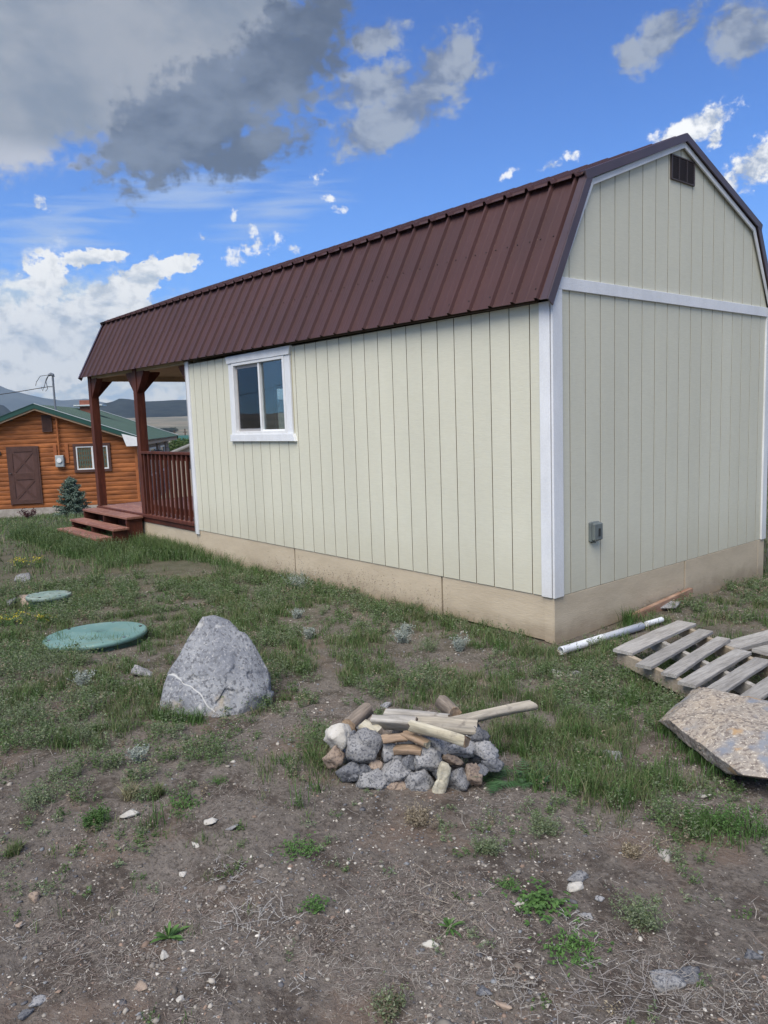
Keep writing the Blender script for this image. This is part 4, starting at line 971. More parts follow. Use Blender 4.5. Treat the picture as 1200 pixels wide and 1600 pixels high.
# broad tree beside the far houses
def far_tree(px, dist, py_top, width, label, cols, seed):
    rg = np.random.default_rng(seed); p = far_pos(px, dist); z0 = ground_at(p); z1 = zfor(px, py_top, dist); H = z1-z0
    t = thing('broadleaf_tree', label, 'tree', (p[0], p[1], z0)); parts = []
    for k in range(14):
        c = np.array([p[0], p[1], z0+H*rg.uniform(.45, .86)])+np.array([rg.normal()*width*.28, rg.normal()*width*.28, 0])
        parts.append(leafcloud(420, c, (width*.26, width*.26, H*.14), .35, cols, rg))
    V, F, C = merge(parts); tri_mesh('crown', V, F, MT['leaf'], C, parent=t, off=root_loc(t))
    tk = MB().tube([(p[0], p[1], z0-.2), (p[0], p[1], z0+H*.4), (p[0]+.3, p[1], z0+H*.7)], [H*.035, H*.025, H*.01], 7)
    for k in range(5):
        a = rg.uniform(0, 6.28); tk.tube([(p[0], p[1], z0+H*.35), (p[0]+math.cos(a)*width*.3, p[1]+math.sin(a)*width*.3, z0+H*.7)], [H*.015, H*.005], 5)
    tk.build('trunk', MT['trunk'], t)
GC = [(.07, .12, .035), (.05, .09, .03), (.11, .16, .05)]
far_tree(263, 130, 681, 6.5, 'bright green broadleaf tree beside the distant green-roofed house', GC, 1)
far_tree(276, 150, 687, 5, 'smaller green tree partly hidden behind the tan-gabled house', GC, 2)
for px, py, dist, lb in ((288.5, 682-12, 190, 'thin dark utility pole standing right of the neighbour roof, far off'), (272, 672, 260, 'fainter distant utility pole nearest the roof end of the log house')):
    p = far_pos(px, dist); z0 = ground_at(p); z1 = zfor(px, py, dist); t = thing('utility_pole', lb, 'pole', (p[0], p[1], z0))
    MB().tube([(p[0], p[1], z0-.3), (p[0], p[1], z1)], [.2, .14], 7).build('pole_shaft', MT['trunk'], t)
    MB().box(p[0]-.9, p[0]+.9, p[1]-.08, p[1]+.08, z1-.9, z1-.7, 0).build('crossarm', MT['trunk'], t)
# far off woodlot in the valley: reads as one dark line
rg = np.random.default_rng(8); parts = []
for k in range(70):
    px = rg.choice([rg.uniform(250, 272), rg.uniform(236, 240), rg.uniform(225, 276)], p=[.7, .15, .15]); dist = rg.uniform(1500, 1620)
    p = far_pos(px, dist); z = ground_at(p); h = rg.uniform(4, 9)
    parts.append(leafcloud(70, (p[0], p[1], z+h*.5), (h*.8, h*.8, h*.5), 2.2, [(.02, .035, .025)], rg))
V, F, C = merge(parts); tagset(tri_mesh('far_woodlot', V, F, MT['needle'], C), kind='stuff')
p = far_pos(244, 1500); z = ground_at(p)
ww = MB().box(p[0]-14, p[0]+6, p[1]-4, p[1]+4, z-1, z+4, 0)
tb_ = thing('barn', 'tiny pale barn beside the dark trees far out in the valley', 'barn', (p[0], p[1], z)); ww.build('wall', mat('pale_barn', (.5, .47, .45), .9), tb_)
MB().slab([(-5, 4), (0, 7), (5, 4)], (p[0]-14.5, p[1], z), (0, 1, 0), (0, 0, 1), (1, 0, 0), 21, 0).build('roof', mat('pale_roof', (.45, .43, .42), .7), tb_)

# young spruce in front of the log house
def spruce(px, pyb, dist, H, R, label):
    rg = np.random.default_rng(3); p = far_pos(px, dist); z0 = ground_at(p)-.03
    t = thing('spruce_tree', label, 'tree', (p[0], p[1], z0)); parts = []; tk = MB().tube([(p[0], p[1], z0-.05), (p[0], p[1], z0+H*.97)], [.03, .006], 7)
    for i in range(190):
        s = rg.random()**.85; zz = z0+H*(.02+.93*s); L = R*(1-s)**.65*rg.uniform(.65, 1.12)+.02; a = rg.uniform(0, 6.283)
        base = np.array([p[0], p[1], zz]); tip = base+np.array([math.cos(a)*L, math.sin(a)*L, L*(.10+.5*s)-.02]); tk.tube([base, tip], [.006, .002], 4, caps=False)
        n = int(26+200*L); q = rg.random(n)**.75; P = base+(tip-base)*q[:, None]+rg.normal(size=(n, 3))*np.array([.028, .028, .02])*(1-.3*q[:, None])
        # side twigs
        side = np.array([-math.sin(a), math.cos(a), .1]); P += side*(rg.uniform(-1, 1, n)*(.3*L*(1-q)+.01))[:, None]
        parts.append(leaf_tris(P, .050, [(.14, .20, .16), (.10, .155, .12), (.19, .25, .205), (.07, .115, .08)], rg, .2))
    parts.append(leaf_tris(np.array([p[0], p[1], z0+H*.93])+rg.normal(size=(80, 3))*np.array([.02, .02, .05]), .045, [(.12, .17, .14)], rg, .8))
    V, F, C = merge(parts); tri_mesh('crown', V, F, MT['needle'], C, parent=t, off=root_loc(t)); tk.build('trunk', MT['trunk'], t)
spruce(103, 800, 24.0, 1.20, .58, 'small blue-green young spruce growing in front of the log house')
# small dead reddish shrub by the door
rg = np.random.default_rng(4); p = far_pos(33, 25.5); z0 = ground_at(p); parts = []; tk = MB(); t = thing('shrub', 'small dark reddish shrub in the lawn below the log house door', 'shrub', (p[0], p[1], z0))
for i in range(22):
    a = rg.uniform(0, 6.28); b0 = np.array([p[0], p[1], z0]); tp = b0+np.array([math.cos(a)*rg.uniform(.1, .32), math.sin(a)*rg.uniform(.1, .32), rg.uniform(.18, .34)]); tk.tube([b0, tp], [.008, .003], 4)
    parts.append(leaf_tris(b0+(tp-b0)*rg.uniform(.4, 1.05, (26, 1))+rg.normal(size=(26, 3))*.025, .045, [(.10, .035, .04), (.07, .03, .035)], rg))
V, F, C = merge(parts); tri_mesh('foliage', V, F, MT['leaf'], C, parent=t, off=root_loc(t)); tk.build('stem', MT['trunk'], t)
# pale stones along the foundation of the log house
for i, (px, py, sz, lb) in enumerate(((88, 797, .16, 'pale stone lying left of the spruce by the log house'), (124, 797, .20, 'pale stone lying right of the spruce by the log house'), (119, 801, .13, 'smaller pale stone at the foot of the spruce'), (127, 792.5, .14, 'pale stone behind the spruce, nearest the porch steps'))):
    p = far_pos(px, 25.0-i*.3); z = ground_at(p); rg = np.random.default_rng(40+i)
    rock('stone', np.array([p[0], p[1], z+sz*.2])+rg.normal(size=(12, 3))*np.array([sz, sz, sz*.5]), MT['pwhite'], lb, 'stone', 'pale stones by the log house', sub=2)
# ---------------------------------------------------------------- stones, wood and fittings on the ground
HR = RT*np.array([1, 1, 0]); HR /= np.linalg.norm(HR); HF = np.array([-HR[1], HR[0], 0.0])
def vp(px, py, base, d):
    "point of the upright plane facing the yard d metres behind base, seen along a sight line"
    q = ray(px, py); O = base+HF*d; t = ((O-CP)@HF)/(q@HF); return CP+q*t
b0 = G(332, 1112)
pts = [vp(*a[:2], b0, a[2]) for a in ((243, 1117, .02), (262, 1122, -.04), (300, 1128, -.08), (360, 1128, -.08), (418, 1106, .06), (262, 1058, .10), (290, 1002, .20), (316, 962, .26), (332, 960, .30), (356, 966, .32), (389, 999, .28),
       (421, 1047, .22), (425, 1062, .18), (312, 1004, .17), (282, 1095, .0), (356, 1050, .02), (395, 1085, .0), (300, 1060, .05), (250, 1100, .5), (420, 1090, .55), (330, 990, .50), (290, 1050, .55), (400, 1050, .52))]
pts += [p-np.array([0, 0, .14]) for p in pts[:5]]
rock('boulder', pts, MT['boulder'], 'large pointed grey granite boulder with a pale vein in the grass', 'boulder', sub=6, noise=.020, scale=5, seed=2, soft=.007, facets=46, chip=.055)
sl = [(1044, 1124, -.235), (1062, 1108, -.215), (1100, 1073, -.155), (1150, 1083, -.15), (1204, 1095, -.145), (1275, 1112, -.15), (1300, 1180, -.20), (1240, 1222, -.235), (1160, 1212, -.235), (1110, 1172, -.235), (1140, 1130, -.150), (1215, 1150, -.150)]
pts = [onp(a, b, 2, c) for a, b, c in sl]
pts += [onp(a, b, 2, c)-np.array([0, 0, .075])+HF*.16 for i, (a, b, c) in enumerate(sl[:10])]
rock('slab_boulder', pts, MT['slab'], 'flat tan and grey cracked rock slab at the right edge beside the pallet', 'rock slab', sub=6, noise=.010, scale=6, seed=6, soft=.006, facets=40, chip=.035)

pa, pb = G(520, 1238), G(775, 1240); pc = (pa+pb)/2
def pile_pt(px, py, extra=0.0):
    q = ray(px, py); n = np.array([*(-HF[:2]*math.sin(math.radians(52))), math.cos(math.radians(52))])
    O = pc+HF*.02; t = ((O-CP)@n)/(q@n); P = CP+q*t
    top = pc[2]+.20
    if P[2] > top:
        t = (top-CP[2])/q[2]; P = CP+q*t
    return P+HF*extra
def zpx(x, y): return 480+x/3.158, 1060+y/3.158
PS = .00107
stones = [  # zoom x, y, w, h, material, tilt, label
 (150, 305, 125, 140, 'pwhite', 0, 'chalky white stone at the left end of the stone ring'),
 (285, 355, 165, 175, 'pgrey', 10, 'largest rounded grey stone, left part of the stone ring'),
 (205, 305, 110, 75, 'pdark', -20, 'blackish flat stone between the white stone and the largest stone'),
 (205, 468, 120, 95, 'pdark', 0, 'dark grey stone at ground level on the left of the ring'),
 (312, 532, 165, 105, 'pgrey', 18, 'flat pale grey angular stone lying front left of the ring'),
 (332, 446, 75, 62, 'ptan', 12, 'small reddish-brown block under the largest rounded stone'),
 (400, 375, 85, 120, 'pgrey', 30, 'narrow upright grey stone right of the largest rounded stone'),
 (425, 475, 145, 115, 'pgrey', 0, 'speckled grey stone low in the middle left of the ring'),
 (278, 482, 80, 85, 'pdark', 0, 'small dark stone under the largest rounded stone, behind the front slab'),
 (448, 400, 75, 80, 'pgrey', 0, 'small light grey stone above the speckled middle left stone'),
 (505, 420, 90, 130, 'pdark', -8, 'bluish upright stone left of the big angular centre stone'),
 (592, 410, 150, 140, 'pgrey', 15, 'big angular grey stone at the centre of the ring face'),
 (552, 525, 140, 125, 'pgrey', -10, 'pointed grey stone at ground level in the front centre'),
 (652, 342, 165, 95, 'pgrey', -38, 'long grey stone slanting down right below the split logs'),
 (770, 350, 145, 105, 'pgrey', 0, 'grey stone on the top right under the thick log'),
 (742, 505, 115, 125, 'pgrey', -15, 'grey stone right of the cream wood chunk at ground level'),
 (718, 415, 90, 50, 'ptan', -12, 'flat brown stone wedged right of the centre stone'),
 (832, 300, 115, 95, 'pdark', 20, 'bluish dark stone at the right end of the thick log'),
 (890, 372, 110, 95, 'pgrey', 0, 'greenish grey stone at the upper right end of the ring'),
 (925, 440, 90, 75, 'pdark', -20, 'small bluish stone at the far right behind the fern'),
 (818, 495, 95, 125, 'ptan', 35, 'brownish upright stone behind the fern on the right'),
 (448, 552, 100, 62, 'ptan', 0, 'low brown stone at the foot of the speckled stone'),
 (128, 400, 90, 105, 'ptan', 0, 'buff stone beneath the chalky white stone'),
 (388, 545, 70, 60, 'pdark', 0, 'small dark stone between the flat slab and the front centre'),
 (662, 478, 70, 90, 'pdark', 0, 'dark stone just behind the cream wood chunk'),
 (855, 470, 70, 70, 'pdark', 15, 'small dark stone beside the brownish upright stone'),
]
for i, (x, y, w, h, mt_, rot, lb) in enumerate(stones):
    rg = np.random.default_rng(100+i); px, py = zpx(x, y); P = pile_pt(px, py, .03); k = w*PS/2, h*PS/2
    c, s_ = math.cos(math.radians(rot)), math.sin(math.radians(rot))
    n = 7; q = rg.normal(size=(n, 3)); q /= np.linalg.norm(q, axis=1)[:, None]; q[:, 0] += np.sign(q[:, 0])*.15
    q = np.vstack([q, [[1, 0, .1], [-1, .1, -.2], [.2, 0, .95], [-.1, .1, -1], [-.3, -.8, .3], [.5, -.8, -.3]]])
    lx, lz, ly = q[:, 0]*k[0]*1.12, q[:, 2]*k[1]*1.12, q[:, 1]*min(k)*1.15
    rx, rz_ = lx*c-lz*s_, lx*s_+lz*c
    pts = P+HR*rx[:, None]+ZUP*rz_[:, None]+HF*ly[:, None]
    rock('stone', pts, MT[mt_], lb, 'stone', 'stones of the fire ring', sub=4, noise=.004, scale=18, seed=i, soft=.014)
# stones hidden deep in the heap
bl = ('left of the tan stick', 'below the middle tan piece', 'under the slanting tan piece', 'under the right end of the thick pale log', 'behind the largest rounded stone', 'beneath the thick grey log', 'beneath the crossing of the two thick logs', 'behind the bluish stone on the right', 'at the back right corner', 'between the white and the largest stone', 'behind the pointed front centre stone', 'behind the fern on the right')
for i, (x, y) in enumerate(((380, 310), (520, 335), (620, 300), (700, 300), (300, 260), (470, 250), (560, 240), (760, 250), (840, 250), (250, 400), (600, 480), (840, 400))):
    rg = np.random.default_rng(300+i); px, py = zpx(x, y); P = pile_pt(px, py, .12)-ZUP*.05
    rock('stone', P+rg.normal(size=(12, 3))*np.array([.045, .045, .035]), MT['pdark'], 'dark buried stone '+bl[i], 'stone', 'stones of the fire ring', sub=3, noise=.004, scale=14, seed=i+40, soft=.03)

def wood_log(name, p0, p1, r, m, label, flat=None, seed=0, taper=.0, endm='wtan', ns=10, bend=0.003):
    rg = np.random.default_rng(seed); p0 = np.asarray(p0, float); p1 = np.asarray(p1, float); A = p1-p0; L = np.linalg.norm(A); A /= L
    S = np.cross(A, ZUP); S /= np.linalg.norm(S); T = np.cross(S, A); n = 14; vs = []; ph = rg.uniform(0, 6.28); rn = rg.uniform(.82, 1.12, n)
    for i in range(ns+1):
        t = i/ns
        for k in range(n):
            th = 2*math.pi*k/n; rr = r*rn[k]*(1-taper*t)*(1+.07*math.sin(5*t+ph+k*.7)+rg.uniform(-.035, .035)); x, y = math.cos(th)*rr, math.sin(th)*rr
            if flat is not None:                       # split face
                fx, fy = math.cos(flat), math.sin(flat); dd = x*fx+y*fy; lim = r*.25
                if dd > lim: x -= (dd-lim)*fx; y -= (dd-lim)*fy
            e = rg.uniform(-.006, .006) if i in (0, ns) else 0
            vs.append(p0+A*(L*t+e)+S*x+T*(y+bend*math.sin(t*math.pi)))
    fs = [(i*n+k, (i+1)*n+k, (i+1)*n+(k+1) % n, i*n+(k+1) % n) for i in range(ns) for k in range(n)]
    vs = [np.array([(v-(p0+p1)/2)@A, (v-(p0+p1)/2)@-S, (v-(p0+p1)/2)@T]) for v in vs]; m_ = MB().add(vs, fs, 0); m_.add([vs[k] for k in range(n)], [tuple(range(n))], 1); m_.add([vs[ns*n+k] for k in range(n)], [tuple(range(n-1, -1, -1))], 1)
    o = m_.build(name, [MT[m], MT[endm]]); base = (p0+p1)/2
    R3 = Matrix([[A[i], -S[i], T[i]] for i in range(3)]); o.rotation_euler = R3.to_euler(); o.location = tuple(base)
    o.data.polygons.foreach_set('use_smooth', [i < len(fs) for i in range(len(o.data.polygons))])
    return tagset(o, label, 'firewood', 'firewood on the fire ring')
def lp(x, y, dz=0, d=0):
    px, py = zpx(x, y); q = ray(px, py); top = pc[2]+.20+dz; t = (top-CP[2])/q[2]; return CP+q*t+HF*d
wood_log('firewood_log', lp(385, 172, .03), lp(700, 197, .03), 0.0238, 'wgrey', 'thin grey weathered log at the back of the heap', seed=1)
wood_log('firewood_log', lp(322, 222, .03), lp(540, 238, .04), 0.0450, 'wgrey', 'thick grey log with a dark split end, left on top of the heap', seed=2, flat=-.6)
wood_log('firewood_log', lp(500, 215, .03), lp(838, 238, .03), 0.0450, 'wpale', 'thick pale log lying across the right of the heap top', seed=3, flat=1.2, endm='bark')
wood_log('firewood_log', lp(522, 222, .075), lp(790, 300, .06), 0.0387, 'wcream', 'split log with yellowish edge slanting in front of the thick pale log', seed=4, flat=2.2)
wood_log('firewood_log', lp(700, 212, .04), lp(1116, 124, .02), 0.0300, 'wpale', 'long pale peeled pole sticking out right of the heap', seed=5, flat=1.4, taper=-.12, endm='wcream')
wood_log('firewood_log', lp(668, 150, .03, .1), lp(728, 172, .03, 0), 0.0363, 'bark', 'short round log with a cut pinkish end facing out, at the back', seed=6, endm='wtan')
wood_log('firewood_log', lp(372, 300, .01), lp(492, 288, .01), 0.0250, 'wtan', 'short tan split stick inside the heap at the left', seed=7, flat=1.0)
wood_log('firewood_log', lp(478, 268, .02), lp(596, 318, .0), 0.0287, 'wtan', 'tan split piece slanting into the heap below the logs', seed=8, flat=1.7, endm='wcream')
wood_log('firewood_log', lp(430, 345, -.04), lp(566, 352, -.04), 0.0300, 'wtan', 'reddish tan piece lying flat in the middle gap of the heap', seed=9, flat=1.5)
wood_log('firewood_log', lp(205, 245, -.03, .02), lp(300, 178, .0, .08), 0.0450, 'bark', 'brown fibrous chunk of rotten wood behind the white stone', seed=10, ns=12, taper=.2)
wood_log('firewood_log', lp(285, 240, -.02), lp(365, 285, .0), 0.0375, 'wcream', 'black and white charred chunk left of the logs', seed=11, endm='bark')
wood_log('firewood_log', lp(345, 330, -.06), lp(372, 372, -.08), 0.0275, 'wtan', 'stub of tan wood right of the largest rounded stone', seed=12)
P = pile_pt(*zpx(648, 500), -.045)
pts = [P+HR*a*PS*1.0+ZUP*b*PS*1.15+HF*c for a, b, c in ((15, 85, 0), (52, 72, 0), (55, 20, .01), (35, -30, 0), (-5, -70, -.02), (-55, -92, -.02), (-40, -55, 0), (-10, 10, .0), (0, 60, .01), (15, 85, .05), (52, 70, .05), (50, 10, .06), (-50, -85, .03), (0, 20, .06))]
rock('firewood_chunk', pts, MT['wcream'], 'cream coloured wedge of split wood leaning on the front of the stones', 'firewood', 'firewood on the fire ring', sub=4, noise=.003, scale=12, seed=3, soft=.06)

# pallet
S_ = [((725, 0), 0)]
ends = [((.715, -.235), (.676, .705)), ((.99, -.43), (.886, .579)), ((1.185, -.455), (1.072, .479)), ((1.338, -.537), (1.286, .302)), ((1.515, -.635), (1.463, .20)), ((1.70, -.60), (1.655, .09)), ((1.87, -.70), (1.85, .02))]
wds = [.135, .105, .098, .112, .108, .11, .11]
zt = lambda x: -.195-.012*(x-.7)
pal = thing('pallet', 'weathered grey wooden pallet lying in the grass, partly under the rock slab', 'pallet', (1.2, 0, -.34))
for k, ((a, b), w_) in enumerate(zip(ends, wds)):
    rg = np.random.default_rng(k+60); a = np.array([*a, zt(a[0])-.011]); b = np.array([*b, zt(b[0])-.011+rg.uniform(-.006, .006)])
    if k == 0: w_ = .15; a = a+np.array([.07, -.05, 0]); b = b+np.array([.055, -.02, 0])
    else: a = a+np.array([w_/2, -.02, 0]); b = b+np.array([w_/2, -.01, 0])
    m = MB(); n = 9; U = b-a; L = np.linalg.norm(U); U /= L; S2 = np.cross(U, ZUP); S2 /= np.linalg.norm(S2); vs = []
    for i in range(n+1):
        t = i/n; wv = rg.uniform(-.0025, .0025); hw_ = w_/2*(1+rg.uniform(-.03, .01)); e = rg.uniform(-.004, .004) if i in (0, n) else 0
        for sx, sz in ((-1, -.011), (-1, .007), (-.93, .011), (.93, .011), (1, .007), (1, -.011)):
            vs.append(a+U*(L*t+e)+S2*hw_*sx+ZUP*(sz+wv*.5+.004*math.sin(t*3.1)))
    fs = [(i*6+j, i*6+(j+1) % 6, (i+1)*6+(j+1) % 6, (i+1)*6+j) for i in range(n) for j in range(6)]+[(5, 4, 3, 2, 1, 0), tuple(n*6+j for j in range(6))]
    MB().add(vs, [f_[::-1] for f_ in fs]).build('slat', MT['pallet'], pal)
for k, (ta, m_) in enumerate(((.02, 'palletb'), (.5, 'pallet'), (.97, 'palletb'))):
    p0 = np.array(ends[0][0])*(1-ta)+np.array(ends[0][1])*ta; p1 = np.array(ends[-1][0])*(1-ta)+np.array(ends[-1][1])*ta
    off = np.array([0.005, -.0]); p0 = np.array([*(p0+off), zt(p0[0])-.071]); p1 = np.array([*p1, zt(p1[0])-.071])
    MB().beam(p0, p1, .036, .092, c=.004).build('stringer', MT[m_], pal)
for k, t in enumerate((0.05, .5, .95)):
    a = np.array(ends[0][0])*(1-t)+np.array(ends[-1][0])*t; b = np.array(ends[0][1])*(1-t)+np.array(ends[-1][1])*t
    MB().beam([a[0]+.06, a[1], -.324], [b[0]+.06, b[1], -.322], .10, .016, c=.003).build('slat', MT['pallet'], pal)
# loose boards by the pallet
def board(name, p0, p1, w_, h_, m, label, z0, z1, cat='board', roll=0):
    P0 = np.array([*p0, z0]); P1 = np.array([*p1, z1]); mid = (P0+P1)/2; mb = MB(); U = P1-P0; L = np.linalg.norm(U); rg = np.random.default_rng(int(abs(p0[0]*1000)))
    S2 = np.cross(U/L, ZUP); S2 /= np.linalg.norm(S2); vs = []; n = 8; Tn = np.cross(S2, U/L); S3 = S2*math.cos(roll)+Tn*math.sin(roll); T3 = -S2*math.sin(roll)+Tn*math.cos(roll)
    for i in range(n+1):
        t = i/n; q = w_/2*(1+rg.uniform(-.03, .03))
        for sx, sz in ((-1, -.5), (-1, .35), (-.95, .5), (.95, .5), (1, .35), (1, -.5)): vs.append(P0+U*t+S3*q*sx+T3*(h_*sz))
    fs = [(i*6+j, i*6+(j+1) % 6, (i+1)*6+(j+1) % 6, (i+1)*6+j) for i in range(n) for j in range(6)]+[(5, 4, 3, 2, 1, 0), tuple(n*6+j for j in range(6))]
    o = mb.add(vs, [f_[::-1] for f_ in fs]).build(name, MT[m]); o.data.transform(Matrix.Translation(-Vector(mid))); o.location = tuple(mid)
    return tagset(o, label, cat)
board('board', (1.20, .38), (1.30, 1.65), .165, .03, 'pallet', 'wide grey-tan board lying behind the far right of the pallet', -.235, -.30)
board('board', (1.42, .42), (1.56, 1.5), .17, .028, 'wgrey', 'pale flat board at the right edge next to the wide grey-tan board', -.235, -.29)
board('board', (.085, .90), (.055, 2.02), .045, .125, 'plankr', 'rough reddish board standing on edge against the gable skirt', -.375, -.325)
board('board', (.055, 3.05), (.10, 4.6), .04, .09, 'palletb', 'tan edging board on the ground at the right rear corner of the cabin', -.475, -.50)
# white pipe
pv = thing('drain_pipe', 'white plastic pipe lying on the ground along the gable skirt', 'pipe', (.2, .4, -.36))
A = onp(876, 1017, 2, -.335); Bp = onp(1003, 978, 2, -.33); U = (Bp-A)/np.linalg.norm(Bp-A)
r_ = .030; vs = []; n = 16; L = np.linalg.norm(Bp-A)
S2 = np.cross(U, ZUP); S2 /= np.linalg.norm(S2); T2 = np.cross(S2, U); rings = [(0, r_*.88), (0, r_), (.004, r_*1.03), (.05, r_*1.03), (.053, r_), (L*.45, r_), (L*.452, r_*1.05), (L*.452+.045, r_*1.05), (L*.452+.047, r_), (L, r_)]
for d_, rr in [(.12, r_*.86)]+rings:
    for k in range(n):
        th = 2*math.pi*k/n; vs.append(A+U*d_+S2*math.cos(th)*rr+T2*math.sin(th)*rr)
NR = len(rings)+1
fs = [(i*n+k, i*n+(k+1) % n, (i+1)*n+(k+1) % n, (i+1)*n+k) for i in range(NR-1) for k in range(n)]+[tuple((NR-1)*n+k for k in range(n))]
MB().add(vs, fs).build('pipe_body', MT['pipe'], pv, smooth=True)
MB().tube([A+U*.115, A+U*.118], r_*.85, 12).build('pipe_hollow', MT['dark'], pv)
e0 = Bp+U*.06+ZUP*.004; MB().tube([e0, onp(1034, 968, 2, -.325)], .023, 12).build('pipe_end', MT['pipe'], pv)
lb_ = MB().slab([(0, 0), (.36, 0), (.36, .07), (0, .07)], (-.02, .48, -.375), (0, 1, .02), (.05, 0, 1), (1, 0, 0), .004, .001); tagset(lb_.build('label_strip', mat('white_printed_strip', (.62, .64, .68), .5)), 'white and navy plastic strip lying under the skirt behind the pipe', 'plastic strip')
o = bpy.data.objects['label_strip']; so = MB()
for i in range(9): so.box(-.0145, -.0125, .50+i*.036, .522+i*.036, -.362+.02*(i % 2)*.3, -.345+.004*(i % 3), 0)
so.box(-.0145, -.0125, .50, .58, -.34, -.315, 0).build('print', mat('navy_print', (.03, .04, .12), .5), o)
g0 = G(1050, 958)
tagset(MB().slab([(0, 0), (.16, .02), (.19, .16), (.05, .19), (-.03, .1)], g0+np.array([-.12, -.05, .03]), (.9, .43, .05), (-.4, .9, .12), (-.06, -.13, .98), .012, .003).build('flat_stone', MT['pgrey']), 'flat bluish grey stone beside the end of the white pipe', 'stone')

# green septic lids
def lid(px, py, rad, zc, name, label, tilt, lm='lid'):
    c = onp(px, py, 2, zc); t = thing(name, label, 'lid', (c[0], c[1], float(zg(c[0], c[1])))); n = 48; tx = np.array([1, 0, tilt[0]]); ty = np.array([0, 1, tilt[1]]); nz = np.cross(tx, ty); nz /= np.linalg.norm(nz)
    vs = []; prof = [(0.0, .014), (.045, .014), (.05, .010), (.30, .009), (.62, .006), (.9, .003), (.955, .004), (.985, .001), (1.0, -.008), (1.0, -.032), (.93, -.034)]
    for (r, h) in prof:
        for k in range(n):
            a = 2*math.pi*k/n; rr = rad*max(r, .001); rib = .002*(1 if (k % 6 == 0 and .1 < r < .93) else 0)
            vs.append(c+tx*math.cos(a)*rr+ty*math.sin(a)*rr+nz*(h+rib))
    fs = [(i*n+k, (i+1)*n+k, (i+1)*n+(k+1) % n, i*n+(k+1) % n) for i in range(len(prof)-1) for k in range(n)]
    MB().add(vs, fs).build('lid_top', MT[lm], t, smooth=True)
    MB().tube([c-ZUP*.14, c-nz*.028], rad*.93, 36).build('riser', MT['lidside'], t)
    for k in range(6):
        a = 2*math.pi*k/6+.3; p = c+tx*math.cos(a)*rad*.88+ty*math.sin(a)*rad*.88
        MB().tube([p, p+nz*.010], .012, 8).build('bolt', MT['screw'] if k % 2 else MT['steel'], t)
    return c
c1 = lid(149.5, 990, .405, -.235, 'septic_lid', 'large round green plastic lid, nearer one, left of the boulder', (.03, .0))
c2 = lid(76, 929, .215, -.22, 'septic_lid', 'smaller faded green round lid behind the large one, half hidden by weeds', (.02, -.03), 'lid2')

# individual loose stones that stand out
ls = [(905, 1374, 13, 'pgrey', 'grey pebble-sized rock above the white one in the dirt, right foreground'), (901, 1386, 11, 'pwhite', 'white flat stone just below a grey one in the right foreground dirt'),
 (1077, 1527, 19, 'pdark', 'dark bluish rock half sunk near the bottom right'), (1040, 1533, 17, 'pgrey', 'grey rock left of the dark bluish rock at the bottom right'), (1183, 1497, 11, 'pdark', 'small dark rock at the right edge near the bottom'),
 (1039, 1338, 11, 'wgrey', 'pale flat stone in the dirt between the rock slab and the green clover'), (54, 1405, 10, 'ptan', 'orange-brown stone in the left foreground dirt'), (28, 1448, 6, 'ptan', 'small reddish stone left edge foreground'),
 (192, 1277, 9, 'pwhite', 'white and tan stone near the left grass tufts'), (366, 1294, 10, 'pgrey', 'grey flat stone in the dirt below the boulder'), (308, 1322, 7, 'pwhite', 'white angular stone, left of centre foreground'), (325, 1287, 7, 'pwhite', 'whitish stone up from the angular one, left of centre'),
 (288, 1365, 6, 'pwhite', 'small pale stone alone in bare dirt left of centre'), (282, 1563, 7, 'pwhite', 'pale round pebble at the bottom left of centre'), (42, 1586, 12, 'pdark', 'dark rock in the bottom left corner'), (60, 1570, 9, 'pgrey', 'grey rock above the dark one, bottom left corner'),
 (220, 1545, 6, 'ptan', 'tan round pebble in the lower left dirt'), (675, 1475, 10, 'pwhite', 'whitish pebble below centre between weeds'), (757, 1552, 12, 'pdark', 'blue-grey stone near the bottom, left of the dead twigs'), (788, 1570, 12, 'ptan', 'brown flat stone at the bottom under the feathery weed'),
 (912, 1433, 9, 'pgrey', 'grey stone between the clover weed and the sage clump'), (940, 1405, 7, 'pgrey', 'small grey stone below the white flat stone'), (816, 1408, 9, 'pwhite', 'cream stone at the left edge of the clover weed'), (257, 1492, 6, 'pwhite', 'white pebble beside the dandelion weed'),
 (55, 1062, 14, 'pwhite', 'white-topped stone in the grass left below the green lid') if False else (215, 1072, 12, 'pwhite', 'white stone just left of the big boulder'), (218, 1055, 17, 'pgrey', 'pale flaking stone behind the white one left of the boulder'),
 (343, 1119, 13, 'pgrey', 'small grey stone at the foot of the big boulder'), (65, 948, 20, 'ptan', 'pinkish tan half-buried rock below the small green lid'), (18, 949, 15, 'pgrey', 'slanted grey rock at the left edge by the small lid'), (32, 908, 11, 'pgrey', 'pale grey rock in the weeds left of the small lid'),
 (28, 968, 9, 'pgrey', 'little grey stone under the slanted rock at the left edge'), (868, 1055, 9, 'pwhite', 'pale chip of stone in bare soil below the cabin corner'), (900, 1053, 11, 'pgrey', 'grey stone in bare soil below the white pipe'), (728, 988, 7, 'pwhite', 'white pebble by the skirt right of centre'),
 (1097, 1241, 9, 'pwhite', 'pale chip under the rock slab'), (955, 1180, 14, 'pgrey', 'grey flat stone hidden in the grass left of the rock slab'), (605, 1105, 8, 'pgrey', 'small stone behind the fire ring'), (570, 1074, 4, 'ptan', 'tiny tan pebble behind the fire ring')]
